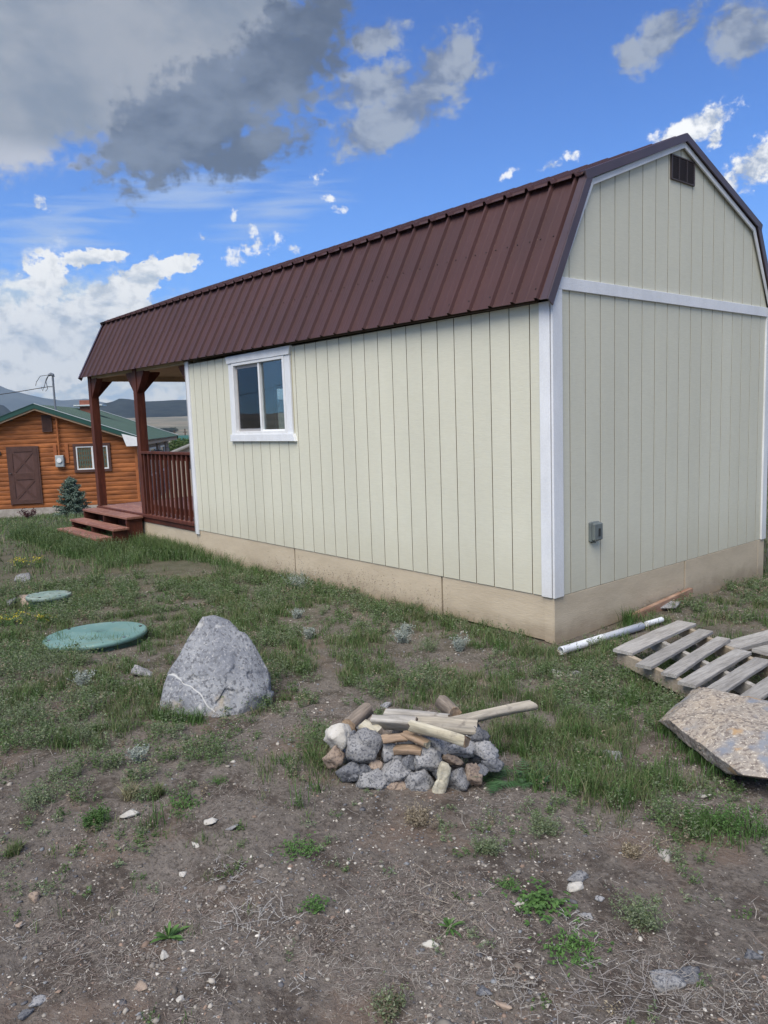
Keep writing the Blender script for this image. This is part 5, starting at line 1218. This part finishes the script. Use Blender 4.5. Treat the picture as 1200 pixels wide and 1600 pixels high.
for i, (px, py, r, m_, lb) in enumerate(ls):
    g0 = G(px, py); dist = np.linalg.norm(g0-CP); s = r*dist/FPX; rg = np.random.default_rng(500+i)
    rock('loose_stone', g0+ZUP*s*.15+rg.normal(size=(11, 3))*np.array([s*.75, s*.75, s*.38]), MT[m_], lb, 'stone', 'loose stones in the dirt', sub=3, noise=s*.05, scale=1.0/s*.7, seed=i, soft=.02)

# ---------------------------------------------------------------- plants
class VB:
    def __init__(s): s.p = []
    def add(s, t): s.p.append(t); return s
    def obj(s, name, m, **k):
        V, F, C = merge(s.p); return tri_mesh(name, V, F, m, C, **k)
def blades(P, h, w, lean, cols, rg, curve=.5):
    n = len(P); az = rg.uniform(0, 6.283, n); d = np.stack([np.cos(az), np.sin(az), np.zeros(n)], 1); s = np.stack([-np.sin(az), np.cos(az), np.zeros(n)], 1)
    tw = rg.uniform(-.8, .8, n)[:, None]; s = s*np.cos(tw)+d*np.sin(tw)
    h = (h*rg.uniform(.55, 1.25, n))[:, None]; w = (w*rg.uniform(.7, 1.3, n))[:, None]; ln = (lean*rg.uniform(.2, 1.6, n))[:, None]
    up = np.array([0, 0, 1.]); m1 = P+up*h*.5+d*h*ln*.35; tp = P+up*h*(1-.25*ln)+d*h*ln*(1+curve*.5)
    V = np.stack([P-s*w*.5, P+s*w*.5, m1-s*w*.42, m1+s*w*.42, tp], 1).reshape(-1, 3)
    b = np.arange(n)[:, None]*5; F = np.concatenate([b+np.array([[0, 1, 3]]), b+np.array([[0, 3, 2]]), b+np.array([[2, 3, 4]])])
    c = np.asarray(cols)[rg.integers(0, len(cols), n)]*rg.uniform(.75, 1.25, (n, 1)); C = np.repeat(c, 5, 0).reshape(n, 5, 3).copy(); C[:, 4] = C[:, 4]*.6+np.array([.16, .14, .07])*.4
    return V, F, C.reshape(-1, 3)
GRASS = np.array([(.100, .168, .055), (.076, .138, .042), (.130, .190, .075), (.165, .195, .090), (.23, .21, .135)])
LUSH = np.array([(.075, .155, .04), (.10, .19, .055), (.065, .13, .038)])
SAGE = np.array([(.185, .235, .135), (.14, .195, .10), (.235, .27, .18), (.165, .20, .10)])
SILV = np.array([(.36, .40, .36), (.28, .33, .30), (.44, .47, .43)])
STRAW = np.array([(.30, .25, .17), (.22, .18, .13), (.36, .31, .23)])
YEL = np.array([(.60, .48, .04), (.55, .50, .10)])
def on_ground(xy):
    return np.stack([xy[:, 0], xy[:, 1], zg(xy[:, 0], xy[:, 1])-.004], 1)
# how grassy the ground is, from patches set where the yard has them
PAT = [(250, 1180, 300, 35, .40), (480, 1195, 90, 30, .45), (60, 1215, 120, 25, .25), (230, 850, 230, 45, .75), (330, 850, 120, 25, .8), (480, 905, 120, 22, .8), (60, 870, 140, 40, .35), (60, 1000, 110, 60, .45), (250, 945, 190, 45, .40), (140, 1035, 140, 25, .55), (450, 1000, 85, 48, .95), (540, 960, 60, 25, .4), (510, 1040, 90, 25, .6),
       (640, 955, 90, 18, .6), (760, 985, 60, 16, .5), (700, 1040, 70, 25, .25), (70, 1110, 130, 55, .45), (280, 1140, 90, 20, .75), (170, 1170, 120, 30, .4), (60, 1190, 90, 35, .35), (420, 1110, 60, 30, .4), (950, 1120, 130, 90, 1.3), (1010, 1065, 80, 40, .75),
       (900, 1200, 120, 60, .85), (960, 1240, 100, 40, .75), (840, 1180, 60, 60, .7), (1150, 1290, 110, 45, 1.0), (1085, 1240, 60, 30, .6), (1110, 955, 110, 30, .75), (1180, 870, 60, 50, 1.0), (800, 1260, 70, 25, .3), (700, 1270, 60, 20, .12), (870, 1000, 70, 15, .45),
       (970, 1010, 60, 20, .4), (590, 1075, 160, 20, .35), (760, 1100, 90, 25, .4), (240, 1245, 60, 14, .3), (0, 1180, 60, 60, .3), (1180, 1180, 60, 30, .3), (500, 1180, 50, 20, .35), (160, 1250, 60, 30, .1)]
BARE = [(1040, 950, 45, 16, 1.0), (935, 1005, 70, 12, .5), (760, 1040, 150, 22, .55), (800, 1045, 90, 18, .35), (270, 880, 130, 18, .7), (330, 895, 80, 16, .45), (120, 1090, 60, 20, .25), (330, 1160, 90, 16, .15), (600, 1000, 60, 14, .3), (1120, 985, 80, 14, .3), (560, 1020, 50, 14, .25), (180, 1050, 40, 15, .2)]
def density(P):
    px, py, z = proj(P); r = np.hypot(P[:, 0]-CP[0], P[:, 1]-CP[1]); az = np.arctan2(P[:, 1]-CP[1], P[:, 0]-CP[0])
    base = np.interp(r, [0, 2.4, 3.2, 3.9, 4.6, 6, 9, 14, 40], [.0, .015, .05, .13, .30, .36, .42, .55, .8])
    f = base.copy()
    for (x, y, a, b, v) in PAT: q = ((px-x)/a)**2+((py-y)/b)**2; f += np.where(z > 0, v*np.exp(-q*1.1), 0)
    for (x, y, a, b, v) in BARE: q = ((px-x)/a)**2+((py-y)/b)**2; f -= np.where(z > 0, v*np.exp(-q*1.1), 0)
    n = fbm(P[:, 0]*1.9, P[:, 1]*1.9, 4, 50); n2 = fbm(P[:, 0]*7, P[:, 1]*7, 3, 60)
    f = f*(.25+1.5*sstep(n, .30, .68))*(.05+1.9*sstep(n2, .40, .60))
    f = np.where(r > 3.0, f+.5*sstep(n, .56, .66)*sstep(r, 3.2, 5), f)
    inside = (P[:, 0] > -LT-.1) & (P[:, 0] < .035) & (P[:, 1] > -.035) & (P[:, 1] < W_+.03)
    for c, rr in ((c1, .40), (c2, .21)): inside |= np.hypot(P[:, 0]-c[0], P[:, 1]-c[1]) < rr
    gd = P-HO; inside |= ((gd@HG) > LW-.05) & ((gd@HG) < 3.7) & ((gd@HD) > -.1) & ((gd@HD) < 10)
    return np.where(inside, 0, np.clip(f, 0, 1.2))
def scatter(n, r0, r1, half, pw, seed):
    rg = np.random.default_rng(seed); u = rg.random(n); r = (r0**pw+(r1**pw-r0**pw)*u)**(1/pw); a = YAW+rg.uniform(-half, half, n)
    xy = np.stack([CP[0]+r*np.cos(a), CP[1]+r*np.sin(a)], 1); P = on_ground(xy); d = density(P); keep = rg.random(n) < d
    return P[keep], d[keep], r[keep], rg
def clump(P, k, spread, rg):
    Q = np.repeat(P, k, 0); o = rg.normal(size=(len(Q), 2))*np.repeat(np.broadcast_to(spread, len(P)), k)[:, None]; Q = Q.copy(); Q[:, :2] += o; return Q
# grass tufts, near
P, d, r, rg = scatter(34000, 1.9, 9.5, .68, 1.5, 1)
sel = rg.random(len(P)); vb = VB()
typ = fbm(P[:, 0]*1.3+9, P[:, 1]*1.3, 3, 70)
T1 = (typ > .56) & (sel < .8); k = 15
Q = clump(P[T1], k, .020, rg); hh = np.repeat(.035+.06*d[T1]*np.random.default_rng(2).uniform(.4, 1.2, T1.sum()), k); wd = np.repeat(np.clip(.0018+.0003*r[T1], .0022, .0045), k)
vb.add(blades(Q, hh, wd, .45, GRASS, rg))
T1b = (typ > .56) & (sel > .94); Q = clump(P[T1b], 26, .028, rg); hh = np.repeat(.07+.08*rg.random(T1b.sum()), 26); vb.add(blades(Q, hh, .0034, .40, LUSH, rg))
tagset(vb.obj('grass', MT['leaf']), 'short green grass tufts growing over the yard', 'grass', kind='stuff')
# grey-green weeds, near
vb = VB(); T2 = ~T1
def forbs(P, n_st, h, leaf, per, cols, rg, spread=.03, lean=.35):
    m = len(P); B0 = np.repeat(P, n_st, 0).copy(); N = len(B0); B0[:, :2] += rg.normal(size=(N, 2))*spread*.5; H = np.repeat(np.broadcast_to(h, m), n_st)*rg.uniform(.5, 1.2, N)
    dv = rg.normal(size=(N, 2))*lean; tip = B0+np.stack([dv[:, 0]*H, dv[:, 1]*H, H], 1); t = rg.random((N, per))**.8
    L = (B0[:, None]+(tip-B0)[:, None]*t[..., None]).reshape(-1, 3)+rg.normal(size=(N*per, 3))*.0035
    sz = np.repeat(np.repeat(np.broadcast_to(leaf, m), n_st), per); return leaf_tris(L, sz, cols, rg, .55)
h2 = .03+.075*d[T2]*rg.uniform(.5, 1.2, T2.sum()); lf = np.clip(.008+.0008*r[T2], .009, .015)
tc_ = rg.random(T2.sum())
for lo, hi, cols in ((0, .42, SAGE), (.42, .75, np.vstack([SAGE[:2], GRASS[:3]])), (.75, .93, GRASS[:3]), (.93, 1.01, STRAW)):
    q = (tc_ >= lo) & (tc_ < hi); vb.add(forbs(P[T2][q], 6, h2[q], lf[q], 11, cols, rg))
tagset(vb.obj('weeds', MT['leaf']), 'grey-green low weeds growing among the grass', 'weeds', kind='stuff')
# farther grass and weeds
P, d, r, rg = scatter(30000, 9.0, 36, .62, 1.25, 3); vb = VB()
hh = (.05+.10*d*rg.uniform(.4, 1.2, len(P))); q = rg.random(len(P)) < .6
vb.add(blades(clump(P[q], 7, .05, rg), np.repeat(hh[q], 7), np.repeat(.0035+.0004*r[q], 7), .5, np.vstack([GRASS, LUSH[:1]]), rg))
vb.add(forbs(P[~q], 3, hh[~q]*.9, .012+.0008*r[~q], 6, np.vstack([SAGE, GRASS[:2]]), rg, spread=.08))
tagset(vb.obj('grass', MT['leaf']), 'grass growing over the slope towards the log house', 'grass', kind='stuff')
# sparse cover all around, outside the view
rg = np.random.default_rng(77); n = 5000; a = rg.uniform(0, 6.283, n); r = rg.uniform(2.5, 22, n); xy = np.stack([CP[0]+r*np.cos(a), CP[1]+r*np.sin(a)], 1); P = on_ground(xy)
off = np.abs((a-YAW+np.pi) % (2*np.pi)-np.pi) > .66; ins = (P[:, 0] > -LT-.1) & (P[:, 0] < .05) & (P[:, 1] > -.05) & (P[:, 1] < W_+.05); P = P[off & ~ins]
vb = VB(); vb.add(blades(clump(P, 9, .04, rg), .08, .004, .5, GRASS, rg)); tagset(vb.obj('grass', MT['leaf']), 'sparse grass on the rest of the yard', 'grass', kind='stuff')
# tall grass hugging the skirt of the long wall, and by the steps
rg = np.random.default_rng(12); vb = VB()
n = 900; x = -10.2+10.0*rg.random(n)**1.25; y = -.06-np.abs(rg.normal(size=n))*.14; P = on_ground(np.stack([x, y], 1)); hmul = np.interp(x, [-10, -6.5, -4.5, -2.5, -.3], [1.3, 1.25, .8, .55, .5])
keep = rg.random(n) < np.interp(x, [-10, -6, -4, -1, 0], [1, .95, .7, .5, .4]); P, hmul = P[keep], hmul[keep]
q = rg.random(len(P)) < .6; vb.add(blades(clump(P[q], 14, .03, rg), np.repeat(.17*hmul[q], 14), .0045, .4, np.vstack([GRASS[:3], LUSH]), rg)); vb.add(forbs(P[~q], 5, .16*hmul[~q], .013, 13, SAGE, rg))
P = on_ground(np.stack([-6.0-4.6*rg.random(420), -.15-1.2*rg.random(420)], 1)); vb.add(blades(clump(P, 13, .04, rg), .19, .005, .45, np.vstack([GRASS[:3], LUSH[:1]]), rg)); vb.add(forbs(P[:200], 6, .17, .016, 12, np.vstack([SAGE[:2], GRASS[:1]]), rg, spread=.07))
P = on_ground(np.stack([-7.2-3.4*rg.random(330), -.62-.75*rg.random(330)], 1)); P = P[(P[:, 1] < -.90) | (P[:, 0] > -7.6)]; vb.add(blades(clump(P, 15, .05, rg), .24, .006, .4, np.vstack([GRASS[:3], LUSH[:1]])*.9, rg)); vb.add(forbs(P[:140], 7, .22, .018, 14, np.vstack([SAGE[:2], GRASS[:2]]), rg, spread=.07))
P = on_ground(np.stack([-7.6+1.7*rg.random(160), -.08-.35*rg.random(160)], 1)); vb.add(blades(clump(P, 15, .05, rg), .22, .006, .4, np.vstack([GRASS[:3], LUSH]), rg))
tagset(vb.obj('grass', MT['leaf']), 'taller grass growing against the cabin skirt and steps', 'grass', kind='stuff')
# purplish seed heads before the skirt
vb = VB(); P = on_ground(np.stack([-1.0-3.0*rg.random(60), -.10-.18*rg.random(60)], 1)); vb.add(forbs(P, 5, .30, .010, 12, [(.20, .15, .13), (.26, .22, .18)], rg, lean=.3))
tagset(vb.obj('dry_stalks', MT['leaf']), 'thin dry seed stalks in front of the long skirt', 'dry stalks', kind='stuff')
# hem of grass round the boulder, slab and lids
vb = VB()
def rim(pxs, n, h, cols, seed, sp=12, w=.004):
    rg = np.random.default_rng(seed); out = []
    for (x, y) in pxs:
        for _ in range(n): out.append(G(x+rg.normal()*sp, y+rg.normal()*sp*.3))
    P = np.array(out); P[:, 2] -= .004; vb.add(blades(clump(P, 16, .02, rg), h, w, .4, cols, rg))
rim([(245, 1122), (262, 1126), (280, 1128), (296, 1130), (312, 1128)], 4, .085, LUSH, 1, 6); rim([(420, 1108), (440, 1095), (400, 1118)], 3, .07, GRASS, 2, 8)
rim([(120, 1014), (150, 1014), (180, 1010), (100, 1006), (210, 1000)], 5, .12, np.vstack([LUSH, GRASS[:2]]), 3, 10); rim([(60, 945), (84, 947), (95, 940), (50, 935)], 5, .13, GRASS, 4, 8)
rim([(1045, 1150), (1075, 1175), (1100, 1195), (1130, 1215), (1020, 1130)], 7, .10, LUSH, 5, 14); rim([(1000, 1056), (1020, 1060), (1040, 1078), (1060, 1090)], 7, .10, LUSH, 6, 12); rim([(985, 975), (980, 977)], 4, .15, LUSH, 7, 4, .006)
rim([(960, 1240), (930, 1215), (870, 1235), (990, 1215), (900, 1190), (1000, 1100), (940, 1090), (980, 1080), (1020, 1100), (960, 1130), (900, 1150)], 9, .105, np.vstack([LUSH*1.05, GRASS[:1]]), 8, 26); rim([(1150, 1290), (1110, 1300), (1180, 1310)], 5, .09, LUSH, 9, 18); rim([(405, 985), (440, 1000), (470, 1020), (500, 1000), (450, 960)], 7, .11, np.vstack([GRASS[:3], LUSH]), 10, 22)
rim([(800, 1150), (820, 1180), (850, 1160)], 5, .11, LUSH, 11, 14)
tagset(vb.obj('grass', MT['leaf']), 'brighter grass clumps round the rocks and the pallet', 'grass', kind='stuff')

# single weeds that stand out
def broad(base, n, L, w, cols, rg, elev=(.2, .9), seg=4):
    Vs, Fs, Cs = [], [], []
    for i in range(n):
        a = rg.uniform(0, 6.283); e = rg.uniform(*elev); l = L*rg.uniform(.6, 1.15); d = np.array([math.cos(a), math.sin(a), 0]); s = np.array([-d[1], d[0], 0]); c = np.asarray(cols)[rg.integers(len(cols))]*rg.uniform(.8, 1.2); b = len(Vs)
        for k in range(seg+1):
            t = k/seg; p = base+d*l*t*math.cos(e)+ZUP*(l*(t*math.sin(e)-t*t*.35*math.cos(e))+.004); ww = w*math.sin(math.pi*min(.08+t*.9, 1))**.8*(.5+.6*t)*(1.15 if k % 2 else .85)
            Vs += [p-s*ww+ZUP*ww*.3, p, p+s*ww+ZUP*ww*.3]; Cs += [c, c*1.15, c]
        for k in range(seg):
            q = b+k*3; Fs += [(q, q+1, q+4), (q, q+4, q+3), (q+1, q+2, q+5), (q+1, q+5, q+4)]
    return np.array(Vs), np.array(Fs), np.array(Cs)
def fern(base, n, L, cols, rg, up=.5):
    out = []
    for i in range(n):
        a = rg.uniform(0, 6.283); e = rg.uniform(.1, up); l = L*rg.uniform(.6, 1.1); d = np.array([math.cos(a), math.sin(a), 0]); s = np.array([-d[1], d[0], 0]); m = 9; Vs = []; Cs = []
        for k in range(m):
            t = (k+1)/m; p = base+d*l*t*math.cos(e)+ZUP*(l*(t*math.sin(e)-.3*t*t)+.006); wl = l*.30*math.sin(math.pi*(.12+.85*t)); c = np.asarray(cols)[rg.integers(len(cols))]*rg.uniform(.8, 1.2)
            for sg in (-1, 1): Vs += [p-d*l*.034, p+d*l*.034, p+s*sg*wl+d*wl*.45+ZUP*rg.uniform(-.004, .004)]; Cs += [c]*3
        out.append((np.array(Vs), np.arange(len(Vs)).reshape(-1, 3), np.array(Cs)))
    return merge(out)
def weed(kind, px, py, rpx, label, seed, cols=None):
    g0 = G(px, py); dist = np.linalg.norm(g0-CP); R_ = rpx*dist/FPX; rg = np.random.default_rng(seed); vb = VB()
    def spread(n, k=.5):
        xy = g0[:2]+rg.normal(size=(n, 2))*R_*k; return on_ground(xy)
    if kind == 'rosette':
        vb.add(broad(g0, 13, R_*1.15, R_*.13, cols if cols is not None else LUSH*1.1, rg)); vb.add(broad(g0+ZUP*.01, 7, R_*.7, R_*.10, LUSH*1.2, rg, (.9, 1.4)))
    if kind == 'clover':
        for p in spread(120, .42): vb.add(broad(p+ZUP*rg.uniform(.004, .035), 3, R_*.17, R_*.06, LUSH*1.0, rg, (-.1, .5), 2))
    if kind == 'mat':
        for p in spread(150, .42): vb.add(broad(p+ZUP*rg.uniform(0, .02), 4, R_*.15, R_*.028, LUSH*1.1, rg, (.1, 1.1), 2))
    if kind == 'fern':
        for p in spread(7, .25): vb.add(fern(p, 5, R_*.8, np.array([(.06, .135, .055), (.085, .165, .075)]), rg, 1.1))
    if kind == 'tuft':
        vb.add(blades(clump(spread(14, .3), 14, R_*.10, rg), R_*1.1, .003, .55, cols if cols is not None else GRASS, rg))
    if kind == 'sage':
        vb.add(forbs(spread(22, .38), 5, R_*1.0, .009, 17, cols if cols is not None else SAGE, rg, spread=R_*.25, lean=.45))
    if kind == 'silver':
        vb.add(forbs(spread(18, .25), 6, R_*1.7, .012, 20, SILV, rg, spread=R_*.2, lean=.35))
    if kind == 'yellow':
        vb.add(forbs(spread(18, .45), 5, R_*.9, .013, 12, LUSH, rg, spread=R_*.2)); F_ = spread(26, .5); F_[:, 2] += R_*rg.uniform(.5, 1.0, len(F_)); vb.add(leaf_tris(np.repeat(F_, 5, 0)+rg.normal(size=(len(F_)*5, 3))*.008, .017, YEL, rg))
    V, F, C = merge(vb.p); o = tri_mesh('weed_plant', V, F, MT['leaf'], C, off=g0); o.location = tuple(g0)
    return tagset(o, label, 'weed', 'single weeds standing out in the yard')
for i, a in enumerate([('rosette', 264, 1468, 27, 'bright green dandelion-like weed with pointed leaves in the left foreground dirt'), ('clover', 494, 1420, 22, 'small leafy green weed right of the dead branches, centre foreground'),
    ('mat', 468, 1330, 34, 'flat bright green feathery weed below the fire ring, left'), ('clover', 842, 1415, 44, 'biggest patch of rounded clover-like leaves, right foreground'), ('mat', 893, 1484, 44, 'low feathery green weed just below the clover-like patch'),
    ('sage', 1007, 1443, 30, 'grey-green bushy weed right of the clover-like patch'), ('mat', 795, 1385, 20, 'thin trailing green weed above left of the clover-like patch'), ('rosette', 702, 1452, 20, 'dull dark green rosette weed left of the clover-like patch'),
    ('sage', 60, 1256, 25, 'round pale grey-green weed at the left edge of the dirt'), ('sage', 153, 1285, 17, 'small upright green weed in dirt right of the round pale one', LUSH), ('tuft', 206, 1246, 20, 'yellowish tuft of grass left of the darker tuft', STRAW*.7+GRASS[3]*.5),
    ('tuft', 245, 1245, 18, 'darker green tuft of grass in the dirt, left'), ('mat', 288, 1258, 30, 'spreading ferny mat beside the dark grass tuft'), ('mat', 340, 1224, 15, 'tiny green ferny weed in the dirt below the boulder'), ('tuft', 22, 1333, 16, 'low sparse green tuft at the far left edge'),
    ('fern', 775, 1216, 60, 'bright ferny weed with toothed leaves at the right of the fire ring'), ('fern', 835, 1226, 44, 'second ferny weed right of the one touching the fire ring'), ('silver', 717, 1017, 13, 'silvery sage sprig right of centre before the long wall'),
    ('silver', 628, 1004, 11, 'silvery sage sprig left of the one right of centre'), ('silver', 634, 990, 8, 'little silvery sprig behind its larger neighbour'), ('silver', 484, 998, 9, 'upright silvery sprig right of the boulder grass'), ('silver', 466, 924, 16, 'larger silvery sage tuft near the first skirt seam'),
    ('silver', 465, 966, 8, 'small silvery sprig, upper of the group right of the boulder'), ('sage', 668, 1016, 20, 'green-grey tuft between the two silvery sprigs'), ('silver', 130, 1072, 11, 'pale curled silvery sprig left of the boulder'), ('silver', 216, 1190, 11, 'pale silvery weed in the dirt below left of the boulder'),
    ('yellow', 36, 888, 17, 'clump of yellow flowers behind the small green lid'), ('yellow', 60, 886, 14, 'yellow flowering clump right of its neighbour behind the small lid'), ('yellow', 22, 985, 26, 'pale yellow flowering weeds at the left edge beside the big lid'), ('yellow', 70, 973, 12, 'few yellow flowers just left of the big green lid'),
    ('sage', 40, 1130, 34, 'large grey-green bushy weed near the left edge'), ('sage', 60, 1060, 36, 'tall grey-green bush below the big green lid at the left edge'), ('sage', 130, 1160, 26, 'grey-green weed between the left bush and the boulder'), ('tuft', 148, 1145, 14, 'bright upright tuft left of the boulder base', LUSH),
    ('sage', 1150, 1300, 38, 'lush yellow-green weed clump at the right edge below the slab', LUSH*1.15), ('sage', 1090, 1290, 26, 'green weed clump left of the lush one at the right edge', LUSH), ('sage', 652, 1285, 22, 'dry pale plant standing in dirt below the fire ring', STRAW), ('sage', 985, 1335, 12, 'dry tan seed plant right of the white stones', STRAW),
    ('sage', 850, 1300, 24, 'small dull green weed below the grass right of the fire ring'), ('sage', 760, 1330, 18, 'sparse dull weed in dirt right below the fire ring'), ('sage', 610, 1580, 24, 'dull yellow-green weed at the bottom edge centre', np.vstack([SAGE, STRAW*.6]))]):
    weed(*a[:4], a[4], 700+i, np.asarray(a[5]) if len(a) > 5 else None)

# dead branching twigs
def twigs(px, py, rpx, n, label, seed, col=(.40, .385, .37), th=.0012):
    g0 = G(px, py); dist = np.linalg.norm(g0-CP); R_ = rpx*dist/FPX; rg = np.random.default_rng(seed); mb = MB()
    for i in range(int(n*1.8)):
        a = rg.uniform(0, 6.283); p = g0+np.array([*(rg.normal(size=2)*R_*.5), .006]); d = np.array([math.cos(a), math.sin(a), rg.uniform(-.05, .35)]); L = R_*rg.uniform(.2, .8)*(1 if R_ < .15 else .75); pts = [p]
        for k in range(5):
            d = d+rg.normal(size=3)*np.array([.17, .17, .12]); d /= np.linalg.norm(d); p = p+d*L/5; p[2] = max(p[2], float(zg(p[0], p[1]))+.003); pts.append(p)
        mb.tube(pts, [th*(1-.13*k) for k in range(6)], 4, caps=False)
        for k in (1, 2, 3, 4):
            q = pts[k]; e = d+rg.normal(size=3)*.8; e /= np.linalg.norm(e); e[2] = abs(e[2])*.5; m = q+e*L*.14; mb.tube([q, m, m+(e+rg.normal(size=3)*.3)*L*.10], [th*.6, th*.45, th*.3], 3, caps=False)
    C = np.tile(np.array(col), (len(mb.v), 1)); V = np.array(mb.v)-g0; me = bpy.data.meshes.new('dead_twigs'); me.from_pydata(V.tolist(), [], mb.f); a_ = me.color_attributes.new('tint', 'FLOAT_COLOR', 'POINT'); c4 = np.ones((len(V), 4)); c4[:, :3] = C; a_.data.foreach_set('color', c4.ravel()); me.materials.append(MT['twig'])
    o = bpy.data.objects.new('dead_twigs', me); COL.objects.link(o); o.location = tuple(g0); return tagset(o, label, 'twigs', 'dead branching twigs in the dirt')
for i, a in enumerate([(395, 1440, 62, 26, 'largest tangle of whitish dead branches in the centre left foreground'), (370, 1365, 40, 14, 'pale dead sprigs above the largest tangle of dead branches'), (480, 1535, 22, 8, 'small white dead sprig near the bottom left of centre'),
    (690, 1450, 52, 14, 'tan dead branches left of the dark green rosette weed', (.30, .26, .21)), (690, 1392, 40, 9, 'thin arched dry stems up from the rosette weed', (.34, .30, .25)), (800, 1540, 70, 30, 'grey dead twigs along the bottom, right of centre', (.30, .28, .26)), (980, 1565, 90, 44, 'broad mat of grey dead twigs at the bottom right', (.27, .25, .24)),
    (1120, 1570, 80, 34, 'grey dead twigs in the bottom right corner', (.29, .27, .25)), (1010, 1330, 36, 9, 'dry tan stems in dirt below the grass at the right', (.32, .27, .2)), (30, 1460, 26, 8, 'small pale dead sprig in the left foreground'), (910, 1450, 30, 10, 'little white dead sprigs right of the clover-like patch'),
    (90, 1245, 44, 8, 'long dry stems by the round pale weed at the left', (.34, .29, .24)), (655, 1240, 24, 6, 'straw stems in front of the cream wood wedge', (.36, .31, .24)), (440, 1110, 26, 8, 'pale dry stems at the right foot of the boulder', (.36, .33, .26))]):
    twigs(*a[:5], 900+i, *(a[5:6] or ()))

# pebbles and chips: one mesh of little angular stones
def pebbles():
    rg = np.random.default_rng(21); bm = bmesh.new(); bmesh.ops.create_icosphere(bm, subdivisions=1, radius=1); BV = np.array([v.co for v in bm.verts]); BF = np.array([[v.index for v in f.verts] for f in bm.faces]); bm.free()
    ncand = 72000; u = rg.random(ncand); r = 1.7*(9.5/1.7)**(u**1.15); a = YAW+rg.uniform(-.66, .66, ncand); xy = np.stack([CP[0]+r*np.cos(a), CP[1]+r*np.sin(a)], 1)
    P = on_ground(xy); d = density(P); cl = fbm(xy[:, 0]*2.2, xy[:, 1]*2.2, 4, 90); keep = (rg.random(ncand) > d*1.1)*(rg.random(ncand) < .25+1.6*sstep(cl, .42, .66)); inside = (P[:, 0] < .03) & (P[:, 1] > -.03); P = P[(keep > 0) & ~inside]; r = np.hypot(P[:, 0]-CP[0], P[:, 1]-CP[1]); n = len(P)
    s = np.clip(np.exp(rg.normal(size=n)*.52+math.log(.0024))*(.8+.10*r), .0016, .018); V = BV[None]*rg.uniform(.55, 1.45, (n, len(BV), 1)); V = V*s[:, None, None]*np.stack([rg.uniform(.8, 1.5, n), rg.uniform(.8, 1.2, n), rg.uniform(.4, .8, n)], 1)[:, None]
    th = rg.uniform(0, 6.283, n); c, s2 = np.cos(th)[:, None], np.sin(th)[:, None]; X = V[..., 0]*c-V[..., 1]*s2; Y = V[..., 0]*s2+V[..., 1]*c; V = np.stack([X, Y, V[..., 2]], -1)+P[:, None]+np.array([0, 0, 1])*(s*.22+.003)[:, None, None]
    pal_ = np.array([(.15, .13, .11), (.24, .215, .19), (.11, .11, .12), (.36, .33, .29), (.55, .52, .47), (.24, .17, .13), (.19, .20, .215)]); ci = rg.choice(7, n, p=[.30, .24, .14, .12, .05, .07, .08]); C = np.repeat(pal_[ci]*rg.uniform(.8, 1.2, (n, 1)), len(BV), 0)
    F = (np.arange(n)[:, None, None]*len(BV)+BF[None]).reshape(-1, 3); tagset(tri_mesh('gravel', V.reshape(-1, 3), F, MT['pebble'], C), 'scattered pebbles and stone chips in the brown dirt', 'gravel', kind='stuff')
pebbles()
# dry litter: short bent straws lying on the soil
def litter():
    rg = np.random.default_rng(31); n = 115000; u = rg.random(n); r = 1.7*(10/1.7)**(u**1.1); a = YAW+rg.uniform(-.66, .66, n); xy = np.stack([CP[0]+r*np.cos(a), CP[1]+r*np.sin(a)], 1); P = on_ground(xy)
    cl = fbm(xy[:, 0]*1.6, xy[:, 1]*1.6, 4, 120); keep = (rg.random(n) < .08+1.3*sstep(cl, .42, .62)) & ~((P[:, 0] < .03) & (P[:, 1] > -.03)); P = P[keep]; r = r[keep]; n = len(P); L = (rg.uniform(.008, .03, n)+.05*(rg.random(n) < .06))[:, None]*(.8+.08*r[:, None]); w = (rg.uniform(.0003, .0007, n)*(.7+.22*r))[:, None]
    az = rg.uniform(0, 6.283, n); d = np.stack([np.cos(az), np.sin(az), rg.uniform(-.02, .28, n)], 1); s = np.stack([-np.sin(az), np.cos(az), np.zeros(n)], 1); bend = s*rg.uniform(-.12, .12, (n, 1))*L; up = np.array([0, 0, .006])
    p0 = P+up; p1 = P+d*L*.5+bend+up; p2 = P+d*L+up; V = np.stack([p0-s*w, p0+s*w, p1-s*w, p1+s*w, p2-s*w*.5, p2+s*w*.5], 1).reshape(-1, 3); b = np.arange(n)[:, None]*6
    F = np.concatenate([b+np.array([[0, 1, 3]]), b+np.array([[0, 3, 2]]), b+np.array([[2, 3, 5]]), b+np.array([[2, 5, 4]])]); cols = np.array([(.30, .265, .23), (.23, .195, .17), (.40, .375, .34), (.14, .115, .10), (.26, .20, .17)]); C = np.repeat(cols[rg.integers(0, 5, n)]*rg.uniform(.8, 1.2, (n, 1)), 6, 0)
    tagset(tri_mesh('dry_litter', V, F, MT['twig'], C), 'dry straw and twig litter lying on the dirt', 'dry litter', kind='stuff')
litter()
# ---------------------------------------------------------------- air
def build_haze():
    m = bpy.data.materials.new('thin_air'); m.use_nodes = True; nt = m.node_tree; nt.nodes.clear(); out = nt.nodes.new('ShaderNodeOutputMaterial'); v = nt.nodes.new('ShaderNodeVolumePrincipled')
    v.inputs['Color'].default_value = (.66, .84, 1.0, 1); v.inputs['Density'].default_value = HAZE; v.inputs['Anisotropy'].default_value = 0.2; nt.links.new(v.outputs[0], out.inputs['Volume'])
    MBX = MB().box(-13200, 13200, -13200, 13200, -90, 1500, 0); o = MBX.build('haze', m, kind='stuff')
HAZE = 8e-5
build_haze()
